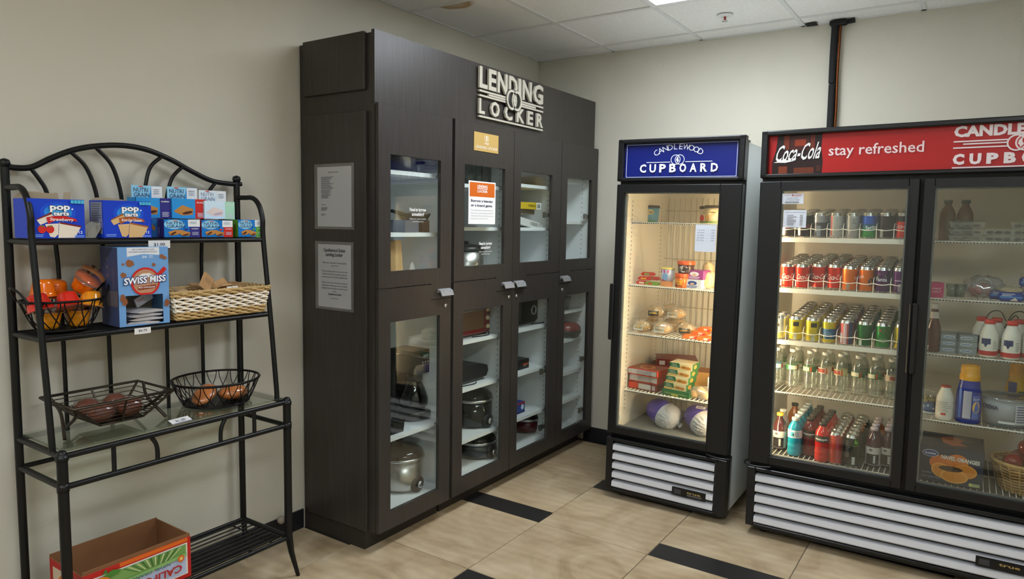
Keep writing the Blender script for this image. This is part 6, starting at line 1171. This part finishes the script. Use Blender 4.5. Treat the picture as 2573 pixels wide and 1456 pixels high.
for i,(px,py,yy,dz) in enumerate(((1735,846,.18,0),(1772,855,.17,0),(1762,836,.22,.02),(1778,820,.25,.04),(1750,828,.27,.02))):
    t = thing('snack_pack', 'flat orange and white snack pack, '+('by the sandwiches','front','second layer','on top','behind the others')[i], 'snack', SM(SX(px,py,yy),yy,z+dz,.35-.2*i), 'orange snack packs on the third freezer shelf'); q = MB(); q.prism([(-.045,.004),(-.036,0),(.036,0),(.045,.004),(.045,.008),(.03,.02),(-.03,.02),(-.045,.008)],-.03,.03,'y'); q.obj('pack', paint((214,110,44),.3), t)
    a = Art((-.036,-.03,0)); a.rect(.03,.004,.062,.014,(226,206,196)); a.rect(.052,.002,.068,.012,(196,50,50)); a.obj('print', t)
# fourth shelf: cartons
z = SZ[3]+.0006
A = fat(FS,1577,975,z=SZ[3]).x
def redbox(x, y, zz, w, d, h, c, lb, top): return carton('frozen_meal_box', SM(x,y,zz,-.1), w, d, h, c, lb, draw=lambda a,w,h:(a.rect(0,h*.05,w*.98,h*.9,(196,190,188)),a.lines(w*.3,h*.75,w*.9,4,h*.18,h*.06,(120,112,112),1,.2),a.rect(0,0,w,h*.14,(190,70,50))), side=lambda a,w,h:(a.rect(0,0,w,h,(206,70,40)),), top=top, group='red frozen meal cartons')
xr = SX(1618,985,.17)
carton('frozen_meal_box', SM(xr,.235,z,-.1), .18,.15,.042,(120,52,44),'bottom red and white frozen meal box with bar code',draw=lambda a,w,h:(a.rect(0,h*.1,w*.34,h*.9,(206,66,44)),a.rect(w*.36,h*.15,w*.8,h*.85,(196,190,184)),[a.rect(w*(.84+.02*i),h*.2,w*(.85+.02*i),h*.8,(226,226,222)) for i in range(6)]), group='red frozen meal cartons')
redbox(xr+.002,.24,z+.0428,.18,.15,.042,(206,70,40),'middle red and white frozen meal box',None); redbox(xr,.232,z+.0856,.185,.16,.036,(176,52,40),'top red and white frozen meal box with food picture',lambda a,w,d:(a.rect(w*.05,d*.1,w*.95,d*.9,(120,54,40)),a.ell(w*.45,d*.5,w*.25,d*.3,(190,130,80)),a.ell(w*.45,d*.5,w*.16,d*.2,(120,50,30))))
carton('frozen_meal_box', SM(SX(1690,930,.5),.5,z,.25), .26,.2,.1,(96,34,34),'large dark red carton at the back of the fourth freezer shelf'); carton('frozen_meal_box', SM(SX(1700,895,.5),.5,z+.1008,.4), .24,.18,.05,(110,36,36),'dark red carton with white bar code on top of the large one',draw=lambda a,w,h:(a.rect(w*.06,h*.3,w*.2,h*.8,(206,200,196)),))
xg = SX(1706,985,.18)
carton('appetizer_box', SM(xg,.2,z,-.08), .165,.13,.034,(34,104,58),'flat green appetizer carton under the pot pie boxes',draw=lambda a,w,h:(a.text('12 Bacon & Cheese Fingers',w*.5,h*.5,h*.22,(206,206,120),w=w*.8,flip=True),a.rect(w*.35,h*.12,w*.6,h*.3,(206,190,60))))
for i in range(4):
    o = carton('pot_pie_box', SM(xg-.006+.007*i,.2+.004*i,z+.0346+.0384*i,-.08+.02*i), .132,.12,.0376,(222,206,160),'cream and green pot pie box, %s of the stack of four' % ('lowest','second','third','topmost')[i], draw=lambda a,w,h:(a.poly([(0,h*.35),(0,h*.98),(w*.42,h*.98),(w*.46,h*.3)],(28,96,52)),a.text('Home',w*.2,h*.68,h*.2,(226,232,216),sh=.2,w=w*.2),a.text('Culinaire',w*.22,h*.44,h*.2,(226,232,216),sh=.2,w=w*.3),a.rect(w*.02,h*.08,w*.4,h*.24,(226,170,70)),a.ell(w*.62,h*.42,w*.16,h*.26,(206,150,70)),a.ell(w*.8,h*.36,w*.14,h*.22,(190,124,50)),a.ell(w*.62,h*.42,w*.08,h*.12,(150,90,40))), side=lambda a,w,h:(a.rect(0,0,w,h,(44,104,60)),a.ell(w*.4,h*.5,w*.2,h*.3,(206,150,70))), group='pot pie boxes')
carton('brown_carton', SM(SX(1770,970,.36),.38,z,.2), .15,.15,.12,(170,128,70),'open plain brown carton behind the pot pie boxes',open_top=True,inner=M_kb)
carton('blue_white_carton', SM(SX(1788,970,.2)+.03,.26,z+.03,-.25), .1,.1,.085,(196,206,222),'blue and white carton against the wide door stile',draw=lambda a,w,h:(a.rect(0,0,w,h*.35,(34,56,130)),a.text('HAM',w*.5,h*.08,h*.2,(220,220,230),w=w*.5)))
t = thing('bread_bag', 'clear bag of bread rolls drooping over the fourth freezer shelf edge', 'bag', SM(SX(1762,1000,.17),.175,z)); q = MB(); [q.blob((-.045+.035*k,.01*(k%2),.02+.022*(k%2)),(.026,.03,.022),12,7,k,.04,.001) for k in range(4)]; q.obj('rolls', M_bunp, t); MB().blob((0,0,.035),(.085,.05,.036),22,9,31,.12,.0005).obj('bag', M_wrapf, t)
# freezer floor: two purple bags
M_pur = mat('purple_film', (92,74,170), .3, noise=(9,.25)); M_wf = mat('white_film', (206,206,212), .3, bump=(60,.9))
for i,(px,yy,rz) in enumerate(((1652,.2,.12),(1748,.18,-.1))):
    x = SX(px,1080,yy); t = thing('frozen_poultry_bag', 'round frozen bird in white and purple film, '+('by the side wall' if i == 0 else 'by the wide door stile'), 'frozen bag', SM(x+.01,.25,.4006,0) @ Matrix.Scale(1.08,4), 'purple wrapped frozen birds')
    X = fr((-.03,.03,.074),1.2-.25*i,None,PI/2+.3)     # axis from the back left to the pleated end at the front
    q = MB(); q.X = X; q.lathe([(0,-.075),(.03,-.07),(.056,-.04),(.066,0),(.068,.04)], n=30, sx=1.1); q.obj('film_wrap', M_pur, t)
    q = MB(); q.X = X; n = 48; vs = []; prof = [(.0682,.038),(.069,.06),(.062,.09),(.046,.112),(.026,.124),(.009,.13),(.004,.136),(.004,.14),(.013,.152)]
    for r,zz in prof:
        for k in range(n): am = 1+(.1 if zz > .08 else .03)*(1 if k%2 else -1); vs.append((1.1*r*am*math.cos(2*PI*k/n),r*am*math.sin(2*PI*k/n),zz+(.004 if k%2 else 0)))
    q.add(vs,[(j*n+k,j*n+(k+1)%n,(j+1)*n+(k+1)%n,(j+1)*n+k) for j in range(len(prof)-1) for k in range(n)],True); q.obj('pleated_end', M_wf, t)
    MB().rbox(-.008,-.004,.0,.008,.004,.008,b=.002).obj('twist_tag', paint((96,130,110)), t, X @ Matrix.Translation((0,0,.139)))
    if i: a = Art((-.03,-.02,.135),(1,0,0),(0,.9,.4)); a.rect(0,0,.05,.022,(214,214,226)); a.text('FRZ',.025,.005,.011,(70,60,130),bold=.02,w=.03); a.obj('label', t)
